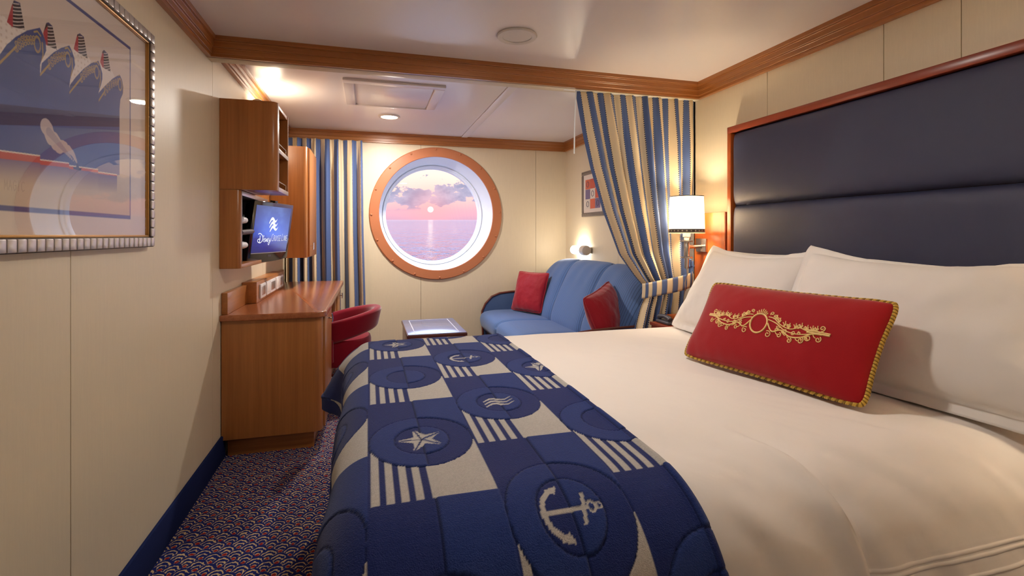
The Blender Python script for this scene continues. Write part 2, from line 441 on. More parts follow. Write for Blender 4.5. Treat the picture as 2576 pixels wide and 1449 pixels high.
def grid_obj(name, P, mat, parent=None, uv=None, color=None, org=None, thick=0.0, flip=False):
    """P: (nu,nv,3) world points -> smooth sheet; optional colour attribute 'ink'"""
    nu, nv, _ = P.shape; V = P.reshape(-1, 3); F = grid_faces(nu, nv)
    if flip: F = F[:, ::-1]
    if org is None: org = (V.min(0)+V.max(0))/2
    V = V-np.array(org)
    me = bpy.data.meshes.new(name)
    me.vertices.add(len(V)); me.vertices.foreach_set('co', V.ravel())
    me.loops.add(F.size); me.loops.foreach_set('vertex_index', F.ravel().astype(np.int32))
    me.polygons.add(len(F)); me.polygons.foreach_set('loop_start', np.arange(0, F.size, 4, dtype=np.int32))
    me.polygons.foreach_set('use_smooth', np.ones(len(F), dtype=bool))
    me.update(calc_edges=True); me.validate()
    if uv is not None:
        ul = me.uv_layers.new(name='UVMap'); ul.data.foreach_set('uv', uv.reshape(-1, 2)[F.ravel()].ravel())
    if color is not None:
        ca = me.color_attributes.new('ink', 'FLOAT_COLOR', 'POINT')
        c4 = np.ones((len(V), 4)); c4[:, :3] = color.reshape(-1, 3); ca.data.foreach_set('color', c4.ravel())
    me.materials.append(mat)
    o = link(bpy.data.objects.new(name, me), parent, Vector(tuple(org)))
    if thick:
        md = o.modifiers.new('thickness', 'SOLIDIFY'); md.thickness = thick; md.offset = 0
    return o
def copy_part(o, parent, org):
    c = o.copy(); return link(c, parent, Vector(org))
def fbm(X, Y, scale, seed=0.0, octv=3):
    out = np.zeros(X.shape); flat = out.ravel()
    xs, ys = X.ravel()*scale, Y.ravel()*scale
    for i in range(flat.size): flat[i] = mnoise.fractal((xs[i], ys[i], seed), 1.0, 2.0, octv)
    return flat.reshape(X.shape)
def srgb(c): return np.array(lin(*c)[:3])

# ------------------------------------------------------------------ setting: dimensions
XL, XR, XR2 = -0.747, 2.005, 2.06       # left wall, right wall by the bed, right wall by the sofa
YB, YF = -1.7, 5.09                     # back wall, outer wall
CZ, CZ2 = 2.13, 2.18                    # ceilings
BY0, BY1, BZ = 2.72, 2.79, 2.035        # cross beam

o = box('floor', XL-.1, XR2+.1, YB-.1, YF+.1, -.1, 0, M['carpet'], bev=0)
tag(o, 'navy, tan and red fan-patterned carpet floor', 'floor', kind='structure')
o = box('ceiling', XL-.1, XR+.1, YB-.1, BY1, CZ, CZ+.12, M['ceil'], bev=0)
tag(o, 'glossy pale ceiling over the bed, in front of the wooden beam', 'ceiling', kind='structure')

# sitting-area ceiling: three panels with a raised strip between, an access hatch
cs = box('ceiling', XL-.1, XR2+.1, BY1, YF+.1, CZ2+.005, CZ2+.12, M['wallgap'], bev=0)
tag(cs, 'pale ceiling panels with access hatch above the sofa and desk', 'ceiling', kind='structure')
box('panel', XL-.05, .898, BY1, YF+.05, CZ2, CZ2+.008, M['ceil'], cs, bev=0.0015)
box('panel', .902, .966, BY1, YF+.05, CZ2-.006, CZ2+.008, M['ceil'], cs, bev=0.003)
box('panel', .970, XR2+.05, BY1, YF+.05, CZ2, CZ2+.008, M['ceil'], cs, bev=0.0015)

# walls with laminate panels
def wall_x(name, xface, sgn, ys, z0, z1, label):
    base = box(name, xface+sgn*.005, xface+sgn*.10, ys[0], ys[-1], z0, z1, M['wallgap'], bev=0)
    tag(base, label, 'wall', kind='structure')
    for a, b in zip(ys[:-1], ys[1:]):
        box('panel', xface, xface+sgn*.006, a+.0012, b-.0012, z0, z1, M['wall'], base, bev=0.0008, seg=1)
    return base
wall_x('wall_left', XL, -1, [YB, -.89, .34, 1.573, 2.807, 4.03, YF+.1], 0, CZ2+.05, 'cream panelled wall on the left, behind the poster and desk')
wall_x('wall_right', XR, 1, [YB, -.2, .62, 1.266, 1.543, 2.161, 2.78], 0, CZ2, 'cream panelled wall behind the navy headboard')
wall_x('wall_right', XR2, 1, [2.78, 3.9, YF+.1], 0, CZ2+.05, 'cream wall behind the blue sofa')
o = box('wall_back', XL-.1, XR+.1, YB-.1, YB, 0, CZ2, M['wall'], bev=0)
tag(o, 'cream wall behind the viewer', 'wall', kind='structure')
o = box('trim_9', XR+.0, XR2+.1, 2.76, 2.79, 0, CZ2, M['wall'], bev=0.002); tag(o, 'cream wall return behind the tied curtain', 'trim', kind='structure')

# outer wall with the round opening
PC, PR = (0.668, 1.40), 0.578            # porthole centre and opening radius
def holed(x0, x1, z0, z1, r, n=72):
    """outline pieces of a rectangle minus the round hole (hole fully inside, or cut by one side)"""
    arc = [(PC[0]+r*math.cos(2*PI*k/n), PC[1]+r*math.sin(2*PI*k/n)) for k in range(n)]
    ins = [(x0 < p[0] < x1) for p in arc]
    if not any(ins): return [(x0, z0), (x1, z0), (x1, z1), (x0, z1)]
    if x1 < PC[0]+r and x0 < PC[0]-r:      # the hole bites into the right side
        h = math.sqrt(r*r-(x1-PC[0])**2)
        a0 = math.atan2(h, x1-PC[0]); a1 = 2*PI-a0
        A = [(PC[0]+r*math.cos(a0+(a1-a0)*k/n), PC[1]+r*math.sin(a0+(a1-a0)*k/n)) for k in range(n+1)]
        return [(x1, z1), (x0, z1), (x0, z0), (x1, z0)]+A[::-1]
    h = math.sqrt(r*r-(x0-PC[0])**2)       # bites into the left side
    a0 = math.atan2(h, x0-PC[0])
    A = [(PC[0]+r*math.cos(a0-2*a0*k/n), PC[1]+r*math.sin(a0-2*a0*k/n)) for k in range(n+1)]
    return [(x0, z0), (x1, z0), (x1, z1), (x0, z1)]+A
wf = thing('wall_far', ((XL+XR2)/2, YF, 0), 'cream outer wall around the round window', 'wall', kind='structure')
prism('wall_core', holed(XL-.1, .5, 0, CZ2+.05, PR+.004), 'y', YF+.006, YF+.2, M['wallgap'], wf)
prism('wall_core', holed(.5, XR2+.1, 0, CZ2+.05, PR+.004), 'y', YF+.006, YF+.2, M['wallgap'], wf)
prism('panel', holed(XL, .4985, 0, CZ2, PR), 'y', YF, YF+.006, M['wall'], wf)
prism('panel', holed(.5015, 1.7135, 0, CZ2, PR), 'y', YF, YF+.006, M['wall'], wf)
prism('panel', [(1.7165, 0), (XR2, 0), (XR2, CZ2), (1.7165, CZ2)], 'y', YF, YF+.006, M['wall'], wf)

# crown mouldings (profile: distance from wall, drop from ceiling)
PROF = [(0, 0), (.048, 0), (.048, -.019), (.0465, -.0205), (.039, -.0205), (.039, -.024), (.037, -.026), (.037, -.050), (.0355, -.0515), (.0305, -.0515),
        (.0305, -.055), (.0285, -.057), (.0285, -.079), (.027, -.0805), (.0225, -.0805), (.0225, -.095), (0, -.095)]
def crown(name, kind, wallc, a, b, zc, label, mit_a, mit_b, sgn, mat):
    """kind 'y': runs along y on a wall at x=wallc, sgn = direction into the room. mit: +1/-1/0 mitre at ends"""
    V = []; n = len(PROF)
    for end, mt in ((a, mit_a), (b, mit_b)):
        for d, h in PROF:
            e = end+mt*d; off = wallc+sgn*d
            V.append((off, e, zc+h) if kind == 'y' else (e, off, zc+h))
    F = [(i, (i+1) % n, n+(i+1) % n, n+i) for i in range(n)]+[tuple(range(n)), tuple(range(2*n-1, n-1, -1))]
    bm = bmesh.new(); vs_ = [bm.verts.new(v) for v in V]
    for f in F: bm.faces.new([vs_[i] for i in f])
    o = from_bm(name, bm, mat, None, angle=25); tag(o, label, 'moulding', kind='structure'); return o
crown('trim_1', 'y', XL, YB, BY0, CZ, 'stepped wooden crown moulding along the left wall above the poster', 0, -1, 1, M['wood_y'])
crown('trim_2', 'x', BY0, XL, XR, CZ, 'stepped wooden moulding along the front of the cross beam', 1, -1, -1, M['wood_x'])
crown('trim_3', 'y', XR, YB, BY0, CZ, 'stepped wooden crown moulding above the navy headboard', 0, -1, -1, M['wood_y'])
crown('trim_4', 'y', XL, BY1, YF, CZ2, 'wooden crown moulding above the wall cabinets', 0, -1, 1, M['wood_y'])
crown('trim_5', 'x', YF, XL, XR2, CZ2, 'wooden crown moulding above the round window', 1, -1, -1, M['wood_x'])
crown('trim_6', 'y', XR2, BY1, YF, CZ2, 'wooden crown moulding above the sofa behind the curtain', 0, -1, -1, M['wood_y'])
o = box('trim_7', XL, XR2, BY0-.008, BY1, BZ, CZ2, M['wall'], bev=0.002); tag(o, 'cream cross beam dividing bed and sitting area', 'beam', kind='structure')

# navy carpet cove
o = box('baseboard_left', XL, XL+.012, YB, 2.995, 0, .127, M['navybase'], bev=0.003); tag(o, 'navy carpeted baseboard under the poster', 'baseboard', kind='structure')
o = box('baseboard_far', XL, XR2, YF-.012, YF, 0, .127, M['navybase'], bev=0.003); tag(o, 'navy carpeted baseboard below the round window', 'baseboard', kind='structure')
o = box('baseboard_right', XR-.012, XR, YB, .6, 0, .127, M['navybase'], bev=0.003); tag(o, 'navy carpeted baseboard on the bed wall', 'baseboard', kind='structure')

# ------------------------------------------------------------------ sea outside
SL = -14.0
sea_c = Vector((0, 0, SL))
e1 = Rv; e2 = (Fv+Vector((0, 0, LEAN))).normalized()
def seap(a, b): return tuple(sea_c+e1*a+e2*b)
o = obj('sea', [seap(-60000, 8), seap(60000, 8), seap(60000, 90000), seap(-60000, 90000)], [(0, 1, 2, 3)], M['sea'], None, False, org=sea_c)
tag(o, 'rippled pink and blue evening sea beyond the round window', 'sea', kind='structure')

# ------------------------------------------------------------------ round window
wn = thing('window_1', (PC[0], YF, PC[1]), 'large round porthole window with tan riveted ring showing a sunset sea', 'window', kind='structure')
lathe('trim_ring', [(PR-.006, 0), (PR-.006, .014), (PR-.002, .018), (.660, .018), (.667, .012), (.667, 0)], (PC[0], YF, PC[1]), (0, -1, 0), M['copper'], wn, 96, caps=False)
bolt = None
for k in range(16):
    a = 2*PI*(k+.5)/16 if False else 2*PI*k/16+.03
    p = (PC[0]+.645*math.cos(a), YF-.018, PC[1]+.645*math.sin(a))
    if bolt is None: bolt = lathe('bolt', [(.0105, 0), (.010, .004), (.006, .008), (.001, .009)], p, (0, -1, 0), M['copper'], wn, 10); b_off = ORG[bolt.name]-Vector(p)
    else: copy_part(bolt, wn, Vector(p)+b_off)
lathe('reveal', [(PR-.004, -.014), (PR-.006, .03), (.560, .20), (.556, .205), (.536, .33), (.530, .36)], (PC[0], YF, PC[1]), (0, 1, 0), M['white'], wn, 96, caps=False)
lathe('inner_frame', [(.532, .33), (.522, .325), (.515, .335), (.512, .352), (.504, .356), (.497, .366), (.497, .42), (.60, .42), (.60, .33)], (PC[0], YF, PC[1]), (0, 1, 0), M['white'], wn, 96, caps=False)
lathe('glass_pane', [(.499, .388), (.499, .398)], (PC[0], YF, PC[1]), (0, 1, 0), M['pane'], wn, 72)

# ------------------------------------------------------------------ ceiling fittings
h = thing('ceiling_hatch', (.17, 3.69, CZ2), 'white framed access hatch in the ceiling above the desk', 'hatch')
hx0, hx1, hy0, hy1 = -.092, .428, 3.42, 3.97
for nm, a in (('frame_rail', (hx0-.07, hx1+.07, hy0-.07, hy0-.004)), ('frame_rail', (hx0-.07, hx1+.07, hy1+.004, hy1+.03)),
              ('frame_rail', (hx0-.07, hx0-.004, hy0-.004, hy1+.004)), ('frame_rail', (hx1+.004, hx1+.07, hy0-.004, hy1+.004))):
    box(nm, a[0], a[1], a[2], a[3], CZ2-.016, CZ2, M['ceil'], h, bev=0.004)
box('door', hx0+.006, hx1-.006, hy0+.006, hy1-.004, CZ2-.008, CZ2, M['ceil'], h, bev=0.002)

d = thing('downlight', (.165, 4.34, CZ2), 'lit round recessed downlight in the sitting-area ceiling', 'ceiling light')
lathe('rim', [(.088, 0), (.090, .004), (.086, .010), (.070, .010), (.066, .004), (.066, 0)], (.165, 4.34, CZ2), (0, 0, -1), M['ceilwhite'], d, 40, caps=False)
lathe('lens', [(.067, .002), (.067, .006)], (.165, 4.34, CZ2), (0, 0, -1), M['downlit'], d, 40)
def spot(name, loc, watts, r=.06, colr=WARM, parent=None):
    L = bpy.data.lights.new(name, 'AREA'); L.shape = 'DISK'; L.size = r*2; L.energy = watts; L.color = colr[:3]
    o_ = bpy.data.objects.new(name, L); link(o_, parent, Vector(loc)); return o_
spot('downlight_lamp', (.165, 4.34, CZ2-.014), 15, parent=d)

s_ = thing('ceiling_speaker', (.676, 2.285, CZ), 'unlit round white ceiling disc with raised rim in front of the beam', 'ceiling fitting')
lathe('rim', [(.093, 0), (.096, .006), (.092, .012), (.078, .013), (.070, .009), (.070, 0)], (.676, 2.285, CZ), (0, 0, -1), M['ceilwhite'], s_, 48, caps=False)
lathe('cover', [(.071, 0), (.071, .0065), (.03, .008), (.001, .008)], (.676, 2.285, CZ), (0, 0, -1), M['ceilwhite'], s_, 48)

for i, (x, y, wt) in enumerate(((.60, 1.72, 5.5), (.3, -1.0, 2))):  # unseen downlights, added to brighten the bed and the room around it
    added_dl = thing('downlight', (x, y, CZ), ('added recessed downlight lighting the middle of the bed, out of view', 'added recessed fill downlight behind the viewer, unseen')[i], 'ceiling light')
    lathe('rim', [(.088, 0), (.090, .004), (.086, .010), (.070, .010), (.066, .004), (.066, 0)], (x, y, CZ), (0, 0, -1), M['ceilwhite'], added_dl, 32, caps=False)
    lathe('lens', [(.067, .002), (.067, .006)], (x, y, CZ), (0, 0, -1), M['downlit'], added_dl, 32)
    spot('downlight_lamp', (x, y, CZ-.014), wt, parent=added_dl)
# ------------------------------------------------------------------ wall lights (glass tube with a metal cap)
def wall_tube(loc_wall, sgn, y_cap, y_end, z, label, watts):
    """tube runs along y close to the wall plane x=loc_wall; cap on the near end"""
    xx = loc_wall+sgn*.066; R = .043
    t = thing('wall_light', (loc_wall, (y_cap+y_end)/2, z), label, 'wall light')
    ln = y_end-y_cap; d_ = 1 if ln > 0 else -1; ln = abs(ln)
    lathe('metal_cap', [(.02, 0), (.044, .004), (.048, .012), (.048, .085), (.045, .09), (.03, .09)], (xx, y_cap, z), (0, d_, 0), M['lightcap'], t, 28)
    box('wall_bracket', min(loc_wall, xx), max(loc_wall, xx), y_cap+d_*.02, y_cap+d_*.07, z-.03, z+.03, M['nickel'], t, bev=0.006)
    prof = [(R-.002, .088)]+[(R, .10), (R, ln-R)]+[(R*math.cos(a), ln-R+R*math.sin(a)) for a in (0.3, .6, .9, 1.2, 1.5)]
    lathe('glass_tube', prof, (xx, y_cap, z), (0, d_, 0), M['bulb'], t, 28)
wall_tube(XR2, -1, 4.40, 4.74, 1.035, 'glowing white tube wall light above the far end of the sofa', 5)
wall_tube(XL, 1, 3.50, 3.84, 2.00, 'glowing tube wall light behind the open shelf cabinet, near the ceiling', 5)

# ------------------------------------------------------------------ shelf cabinet on the left wall
CY0, CY1, CX1 = 2.92, 3.30, -.470
c = thing('shelf_cabinet', (-.61, 3.11, 1.42), 'beech wall cabinet with two open railed shelves, above the television', 'cabinet')
prism('side_panel', round_rect(XL+.001, CX1, CY0, CY0+.045, (0, .035, 0, 0), 8), 'z', 1.42, 1.893, M['wood_z'], c, bev=0.0015)
prism('side_panel', round_rect(XL+.001, CX1, CY1-.02, CY1, (0, 0, .004, 0), 3), 'z', 1.42, 1.893, M['wood_z'], c, bev=0.0015)
box('top_panel', XL+.001, CX1-.004, CY0+.045, CY1-.02, 1.873, 1.893, M['wood_y'], c, bev=0.001)
box('bottom_panel', XL+.001, CX1-.004, CY0+.045, CY1-.02, 1.42, 1.442, M['wood_y'], c, bev=0.001)
box('shelf', XL+.012, CX1-.006, CY0+.045, CY1-.02, 1.632, 1.652, M['wood_y'], c, bev=0.001)
box('back_panel', XL+.001, XL+.012, CY0+.045, CY1-.02, 1.442, 1.873, M['wood_z'], c, bev=0)
for z in (1.441, 1.651):
    box('edge_strip', CX1-.006, CX1+.001, CY0+.045, CY1-.002, z-.022, z+.001, M['nickel'], c, bev=0.001)
    r_ = tube('rail', [(CX1-.010, CY0+.045, z+.036), (CX1-.010, CY1-.034, z+.036)], .003, M['chrome'], c, 8)
    box('rail_post', CX1-.013, CX1-.007, CY1-.040, CY1-.034, z, z+.038, M['chrome'], c, bev=0.001)
box('edge_strip', CX1-.003, CX1+.001, CY0+.043, CY0+.049, 1.442, 1.873, M['nickel'], c, bev=0.001)

# television niche under it
n = thing('television_niche', (-.70, 3.3, 1.005), 'shallow beech niche with dark inside, holding the television on the wall', 'cabinet')
NX, NY1 = -.648, 3.66
prism('side_panel', round_rect(XL+.001, NX, CY0, CY0+.03, (0, .022, 0, 0), 6), 'z', 1.005, 1.419, M['wood_z'], n, bev=0.0015)
box('side_panel', XL+.001, NX, NY1-.02, NY1, 1.005, 1.419, M['wood_z'], n, bev=0.002)
box('top_panel', XL+.001, NX-.002, CY0+.03, NY1-.02, 1.395, 1.419, M['wood_y'], n, bev=0.001)
box('bottom_panel', XL+.001, NX, CY0+.03, NY1-.02, 1.005, 1.027, M['wood_y'], n, bev=0.002)
box('back_panel', XL+.001, XL+.008, CY0+.03, NY1-.02, 1.027, 1.395, M['blackmatt'], n, bev=0)
box('edge_strip', NX-.001, NX+.002, CY0+.03, NY1, 1.392, 1.417, M['nickel'], n, bev=0.001)
box('edge_strip', NX-.001, NX+.002, CY0+.028, CY0+.034, 1.03, 1.392, M['nickel'], n, bev=0.001)
box('lining', XL+.008, NX-.003, CY0+.0305, CY0+.034, 1.028, 1.394, M['blackmatt'], n, bev=0)
box('lining', XL+.008, NX-.003, CY0+.034, NY1-.021, 1.390, 1.3945, M['blackmatt'], n, bev=0)
tube('cable', [(NX-.03, 2.965, 1.38), (NX-.026, 2.966, 1.33), (NX-.02, 2.985, 1.29), (NX-.024, 3.03, 1.28), (NX-.05, 3.08, 1.285)], .0035, M['socket'], n, 6)
tube('cable', [(NX-.03, 2.962, 1.13), (NX-.03, 2.962, 1.06), (NX-.034, 2.98, 1.035)], .004, M['socket'], n, 6)

# television, leaning out and turned to the bed
TW, TH = .505, .372
TN0 = Vector((.955, -.297, 0)).normalized(); TV_U = Vector((.297, .955, 0)).normalized()
TV_V = (Vector((0, 0, 1))+TN0*.13).normalized(); TV_N = TV_U.cross(TV_V).normalized()
TC = Vector((-.600, 3.535, 1.205))
def tvp(u, v, n_=0.0): return tuple(TC+TV_U*u+TV_V*v+TV_N*n_)
tv = thing('television', tvp(0, -TH/2, -.05), 'small glossy black flat television tilted out of the niche, showing a blue screen', 'television')
def tv_slab(name, outline, n0, n1, mat, bev=0.0, parent=tv, bow=0.0, taper=1.0):
    bm = bmesh.new(); a = [bm.verts.new(tvp(p[0]*taper, p[1]*taper, n0)) for p in outline]; b = [bm.verts.new(tvp(p[0], p[1], n1)) for p in outline]
    k = len(outline); f0 = bm.faces.new(a); f1 = bm.faces.new(b)
    for i in range(k): bm.faces.new((a[i], a[(i+1) % k], b[(i+1) % k], b[i]))
    if bev: bmesh.ops.bevel(bm, geom=list(f1.edges), offset=bev, segments=3, profile=.5, affect='EDGES')
    return from_bm(name, bm, mat, parent)
# outline with a bowed lower edge
bot = [(-TW/2+TW*k/16, -TH/2+.006-.016*math.sin(PI*k/16)) for k in range(17)]
tv_slab('bezel', bot+[(TW/2, TH/2-.006), (TW/2-.006, TH/2), (-TW/2+.006, TH/2), (-TW/2, TH/2-.006)], -.028, 0, M['bezel'], .004)
tv_slab('back_shell', round_rect(-TW/2+.006, TW/2-.006, -TH/2+.012, TH/2-.012, .02), -.062, -.027, M['black'], 0, taper=.93)
SX, SY0, SY1 = .222, -TH/2+.052, TH/2-.026
V4 = [tvp(-SX, SY0, .0008), tvp(SX, SY0, .0008), tvp(SX, SY1, .0008), tvp(-SX, SY1, .0008)]
V4 += [tvp(-SX, SY0, -.003), tvp(SX, SY0, -.003), tvp(SX, SY1, -.003), tvp(-SX, SY1, -.003)]
obj('screen', V4, [(0, 1, 2, 3), (7, 6, 5, 4), (0, 4, 5, 1), (1, 5, 6, 2), (2, 6, 7, 3), (3, 7, 4, 0)], M['screen'], tv, False, uv=[(0, 0), (1, 0), (1, 1), (0, 1)]*2)
tv_slab('screen_edge_strip', [(-SX, SY0-.005), (SX, SY0-.005), (SX, SY0-.001), (-SX, SY0-.001)], -.001, .0012, M['nickel'])
tv_slab('webcam_clip', [(-.012, TH/2), (.022, TH/2), (.022, TH/2+.012), (-.012, TH/2+.012)], -.03, .002, M['black'])
tv_slab('maker_plate', [(-.022, -TH/2+.022), (.022, -TH/2+.022), (.022, -TH/2+.036), (-.022, -TH/2+.036)], -.001, .0009, plain('plate_grey', lin(66, 54, 54), .4))
tube('power_lamp', [tvp(TW/2-.07, -TH/2+.004, -.008), tvp(TW/2-.045, -TH/2+.004, -.008)], .006, M['socket'], tv, 8)
for zz in (1.265, 1.125):
    pr = []
    for k in range(13): pr.append((.017+(.003 if k % 4 == 1 else 0), k*.010))
    lathe('bracket_joint', pr, (NX-.045, 3.03, zz), (0.15, 1, 0), M['socket'], tv, 18)
tube('bracket_arm', [(NX-.045, 3.12, 1.195), tvp(-.02, 0, -.06)], .016, M['darkmetal'], tv, 10)
# writing and flag mark on the screen
def ribbon(points, wd, closed=False):
    """flat stroke in the plane: returns 2D verts and faces"""
    pts = [Vector((p[0], p[1])) for p in points]; ws = wd if isinstance(wd, (list, tuple)) else [wd]*len(pts)
    V, F = [], []
    for i, p in enumerate(pts):
        a = pts[max(0, i-1)]; b = pts[min(len(pts)-1, i+1)]; t = (b-a)
        t = t.normalized() if t.length else Vector((1, 0)); nn = Vector((-t.y, t.x))*ws[i]/2
        V += [tuple(p+nn), tuple(p-nn)]
    for i in range(len(pts)-1): F.append((2*i, 2*i+1, 2*i+3, 2*i+2))
    return V, F
def smooth_pts(pts, n_=6):
    P_ = [Vector((p[0], p[1], 0)) for p in pts]; out = []
    for i in range(len(P_)-1):
        p0 = P_[max(0, i-1)]; p1 = P_[i]; p2 = P_[i+1]; p3 = P_[min(len(P_)-1, i+2)]
        for k in range(n_):
            t = k/n_
            q = 0.5*((2*p1)+(-p0+p2)*t+(2*p0-5*p1+4*p2-p3)*t*t+(-p0+3*p1-3*p2+p3)*t**3)
            out.append((q.x, q.y))
    out.append((P_[-1].x, P_[-1].y)); return out
def strokes_obj(name, strokes, parent, place, mat):
    V, F = merge([ribbon(s[0], s[1]) for s in strokes])
    return obj(name, [place(*v) for v in V], F, mat, parent, False)
G = {  # letters as strokes in a unit box; 's' = smoothed
 'C': [('s', [(.95, .86), (.62, 1.0), (.25, .8), (.12, .45), (.3, .08), (.8, .02), (.95, .1)])],
 'R': [('l', [(.15, 0), (.2, 1)]), ('s', [(.1, .96), (.6, 1.0), (.85, .78), (.6, .55), (.25, .5)]), ('l', [(.4, .5), (.95, 0)])],
 'U': [('s', [(.1, 1), (.14, .3), (.45, .02), (.8, .3), (.88, 1)])],
 'I': [('l', [(.5, 0), (.5, 1)])],
 'S': [('s', [(.85, .95), (.4, 1.0), (.15, .78), (.5, .52), (.82, .25), (.5, 0), (.1, .06)])],
 'E': [('l', [(.2, 0), (.2, 1)]), ('l', [(.15, .98), (.9, .98)]), ('l', [(.2, .5), (.75, .5)]), ('l', [(.15, .02), (.9, .02)])],
 'L': [('l', [(.3, 1.15), (.15, 0)]), ('l', [(.12, .02), (.95, .06)])],
 'N': [('l', [(.12, 0), (.15, 1)]), ('l', [(.15, 1), (.82, 0)]), ('l', [(.82, 0), (.88, 1)])],
}
st = []
def put_word(word, x, y, hh, adv, wd, first=1.0):
    for i, ch in enumerate(word):
        f = first if i == 0 else 1.0
        wch = adv*(1.25 if (i == 0 and first > 1) else (.6 if ch == 'I' else 1.0))
        for kind, pts in G[ch]:
            q = [(x+p[0]*wch*.86, y+p[1]*hh*f-(0 if f == 1 else 0)) for p in pts]
            st.append((smooth_pts(q) if kind == 's' else q, wd))
        x += wch
    return x
HW = .036
put_word('CRUISE', .0, -.062, HW, .0215, .0026, 1.28)
put_word('LINE', .134, -.062, HW, .0215, .0026, 1.12)
def add_s(pts, wd): st.append((smooth_pts(pts), wd))
# script word in front
add_s([(-.165, -.020), (-.158, -.014), (-.135, -.016), (-.112, -.032), (-.108, -.052), (-.125, -.070), (-.150, -.070), (-.165, -.060), (-.160, -.050), (-.135, -.048)], [.005]*55)
add_s([(-.143, -.026), (-.140, -.050), (-.142, -.074)], .006)
add_s([(-.099, -.044), (-.098, -.066)], .005)
st.append(([(-.1+.0055*math.cos(a*.7), -.031+.0055*math.sin(a*.7)) for a in range(10)], .0028))
add_s([(-.074, -.046), (-.084, -.044), (-.088, -.050), (-.078, -.056), (-.074, -.062), (-.086, -.067)], .0042)
add_s([(-.068, -.066), (-.067, -.046)], .0046); add_s([(-.067, -.046), (-.054, -.066)], .0042); add_s([(-.054, -.066), (-.053, -.045)], .0046)
add_s([(-.046, -.045), (-.046, -.066)], .0046); add_s([(-.046, -.045), (-.034, -.044)], .0036); add_s([(-.046, -.055), (-.036, -.055)], .0034); add_s([(-.046, -.066), (-.034, -.065)], .0036)
add_s([(-.029, -.044), (-.026, -.058), (-.016, -.058), (-.012, -.044)], .0042)
add_s([(-.012, -.044), (-.014, -.066), (-.026, -.086), (-.034, -.078), (-.020, -.066), (-.006, -.060)], .004)
strokes_obj('lettering', st, tv, lambda x, y: tvp(x, y, .0016), M['ink_white'])
fl = []
for k in range(3):
    yb = .072-.026*k; x0 = -.052+.010*k; x1 = .048+.010*k
    pts = [(x0+(x1-x0)*q/20, yb+.34*(x1-x0)*(q/20-.5)+.017*math.sin((q/20)*2*PI-.3)) for q in range(21)]
    fl.append((pts, [.0012+.0185*math.sin(PI*min(1, .04+q/20))**.7 for q in range(21)]))
strokes_obj('flag_mark', fl, tv, lambda x, y: tvp(x, y, .0016), M['ink_white'])

# ------------------------------------------------------------------ tall wall cabinet by the curtain
c = thing('wall_cabinet', (-.6, 4.48, 1.005), 'tall closed beech wall cabinet next to the striped window curtain', 'cabinet')
prism('body', round_rect(XL+.001, -.462, 4.20, 4.75, (0, .03, .004, 0), 8), 'z', 1.005, 1.872, M['wood_z'], c, bev=0.002)
dr = box('door', -.463, -.447, 4.236, 4.745, 1.012, 1.866, M['wood_z'], c, bev=0.003)
tube('handle', [(-.447, 4.27, 1.095), (-.425, 4.27, 1.095)], .004, M['chrome'], dr, 8)
tube('handle_bar', [(-.425, 4.27, 1.068), (-.424, 4.27, 1.122)], .005, M['chrome'], dr, 8)
f_ = box('filler_panel', XL+.001, -.725, 3.665, 4.199, 1.20, 1.872, M['wood_z'], c, bev=0.002)

# ------------------------------------------------------------------ desk
d = thing('desk', (-.49, 3.9, 0), 'long beech desk along the left wall with drawer ends and socket box', 'desk')
TOPZ = .762
ol = round_rect(XL+.001, -.226, 2.925, 4.90, (0, .055, .03, 0), 8)
prism('worktop', ol, 'z', TOPZ-.032, TOPZ, M['top'], d, bev=0.006, seg=3)
prism('pedestal', round_rect(XL+.004, -.246, 2.945, 3.50, (0, .045, .004, 0), 8), 'z', .102, TOPZ-.032, M['wood_z'], d, bev=0.003)
box('plinth', XL+.02, -.295, 3.00, 3.48, 0, .102, M['wood_x'], d, bev=0.001)
prism('pedestal', round_rect(XL+.004, -.262, 4.42, 4.86, (0, .03, .004, 0), 6), 'z', .102, TOPZ-.032, M['wood_z'], d, bev=0.003)
box('plinth', XL+.02, -.30, 4.46, 4.85, 0, .102, M['wood_x'], d, bev=0.001)
box('back_panel', XL+.004, XL+.02, 3.50, 4.42, .30, TOPZ-.032, M['wood_y'], d, bev=0.001)
for (a, b, hy, hz) in ((3.0, 3.495, 3.19, .686), (4.455, 4.855, 4.70, .645)):
    xo = -.246 if a < 4 else -.262
    dw = box('door', xo-.002, xo+.010, a, b, .110, .724, M['wood_z'], d, bev=0.003)
    tube('handle', [(xo+.010, hy, hz), (xo+.034, hy, hz)], .004, M['chrome'], dw, 8)
    tube('handle_bar', [(xo+.034, hy-.002, hz-.024), (xo+.036, hy, hz), (xo+.034, hy-.002, hz+.024)], .005, M['chrome'], dw, 8)
box('upstand', XL+.001, XL+.031, 2.955, 3.395, TOPZ, .876, M['wood_y'], d, bev=0.003)
box('upstand', XL+.001, XL+.02, 4.40, 4.86, TOPZ, .876, M['wood_y'], d, bev=0.003)
sb = box('socket_box', XL+.001, -.662, 3.395, 4.40, TOPZ, .893, M['wood_y'], d, bev=0.004)
for i, (a, b) in enumerate(((3.46, 3.62), (3.655, 3.76), (3.775, 3.98), (4.01, 4.12), (4.15, 4.32))):
    p_ = box('socket_plate', -.662, -.650, a, b, .782, .872, M['socket'], sb, bev=0.004)
    m_ = (a+b)/2
for i, (a, b) in enumerate(((3.48, 3.60), (3.67, 3.745), (3.80, 3.955), (4.025, 4.105), (4.17, 4.30))):
    box('socket_insert', -.6515, -.6485, a, b, .80, .856, M['ceilwhite'] if i % 2 else M['nickel'], sb, bev=0.002)

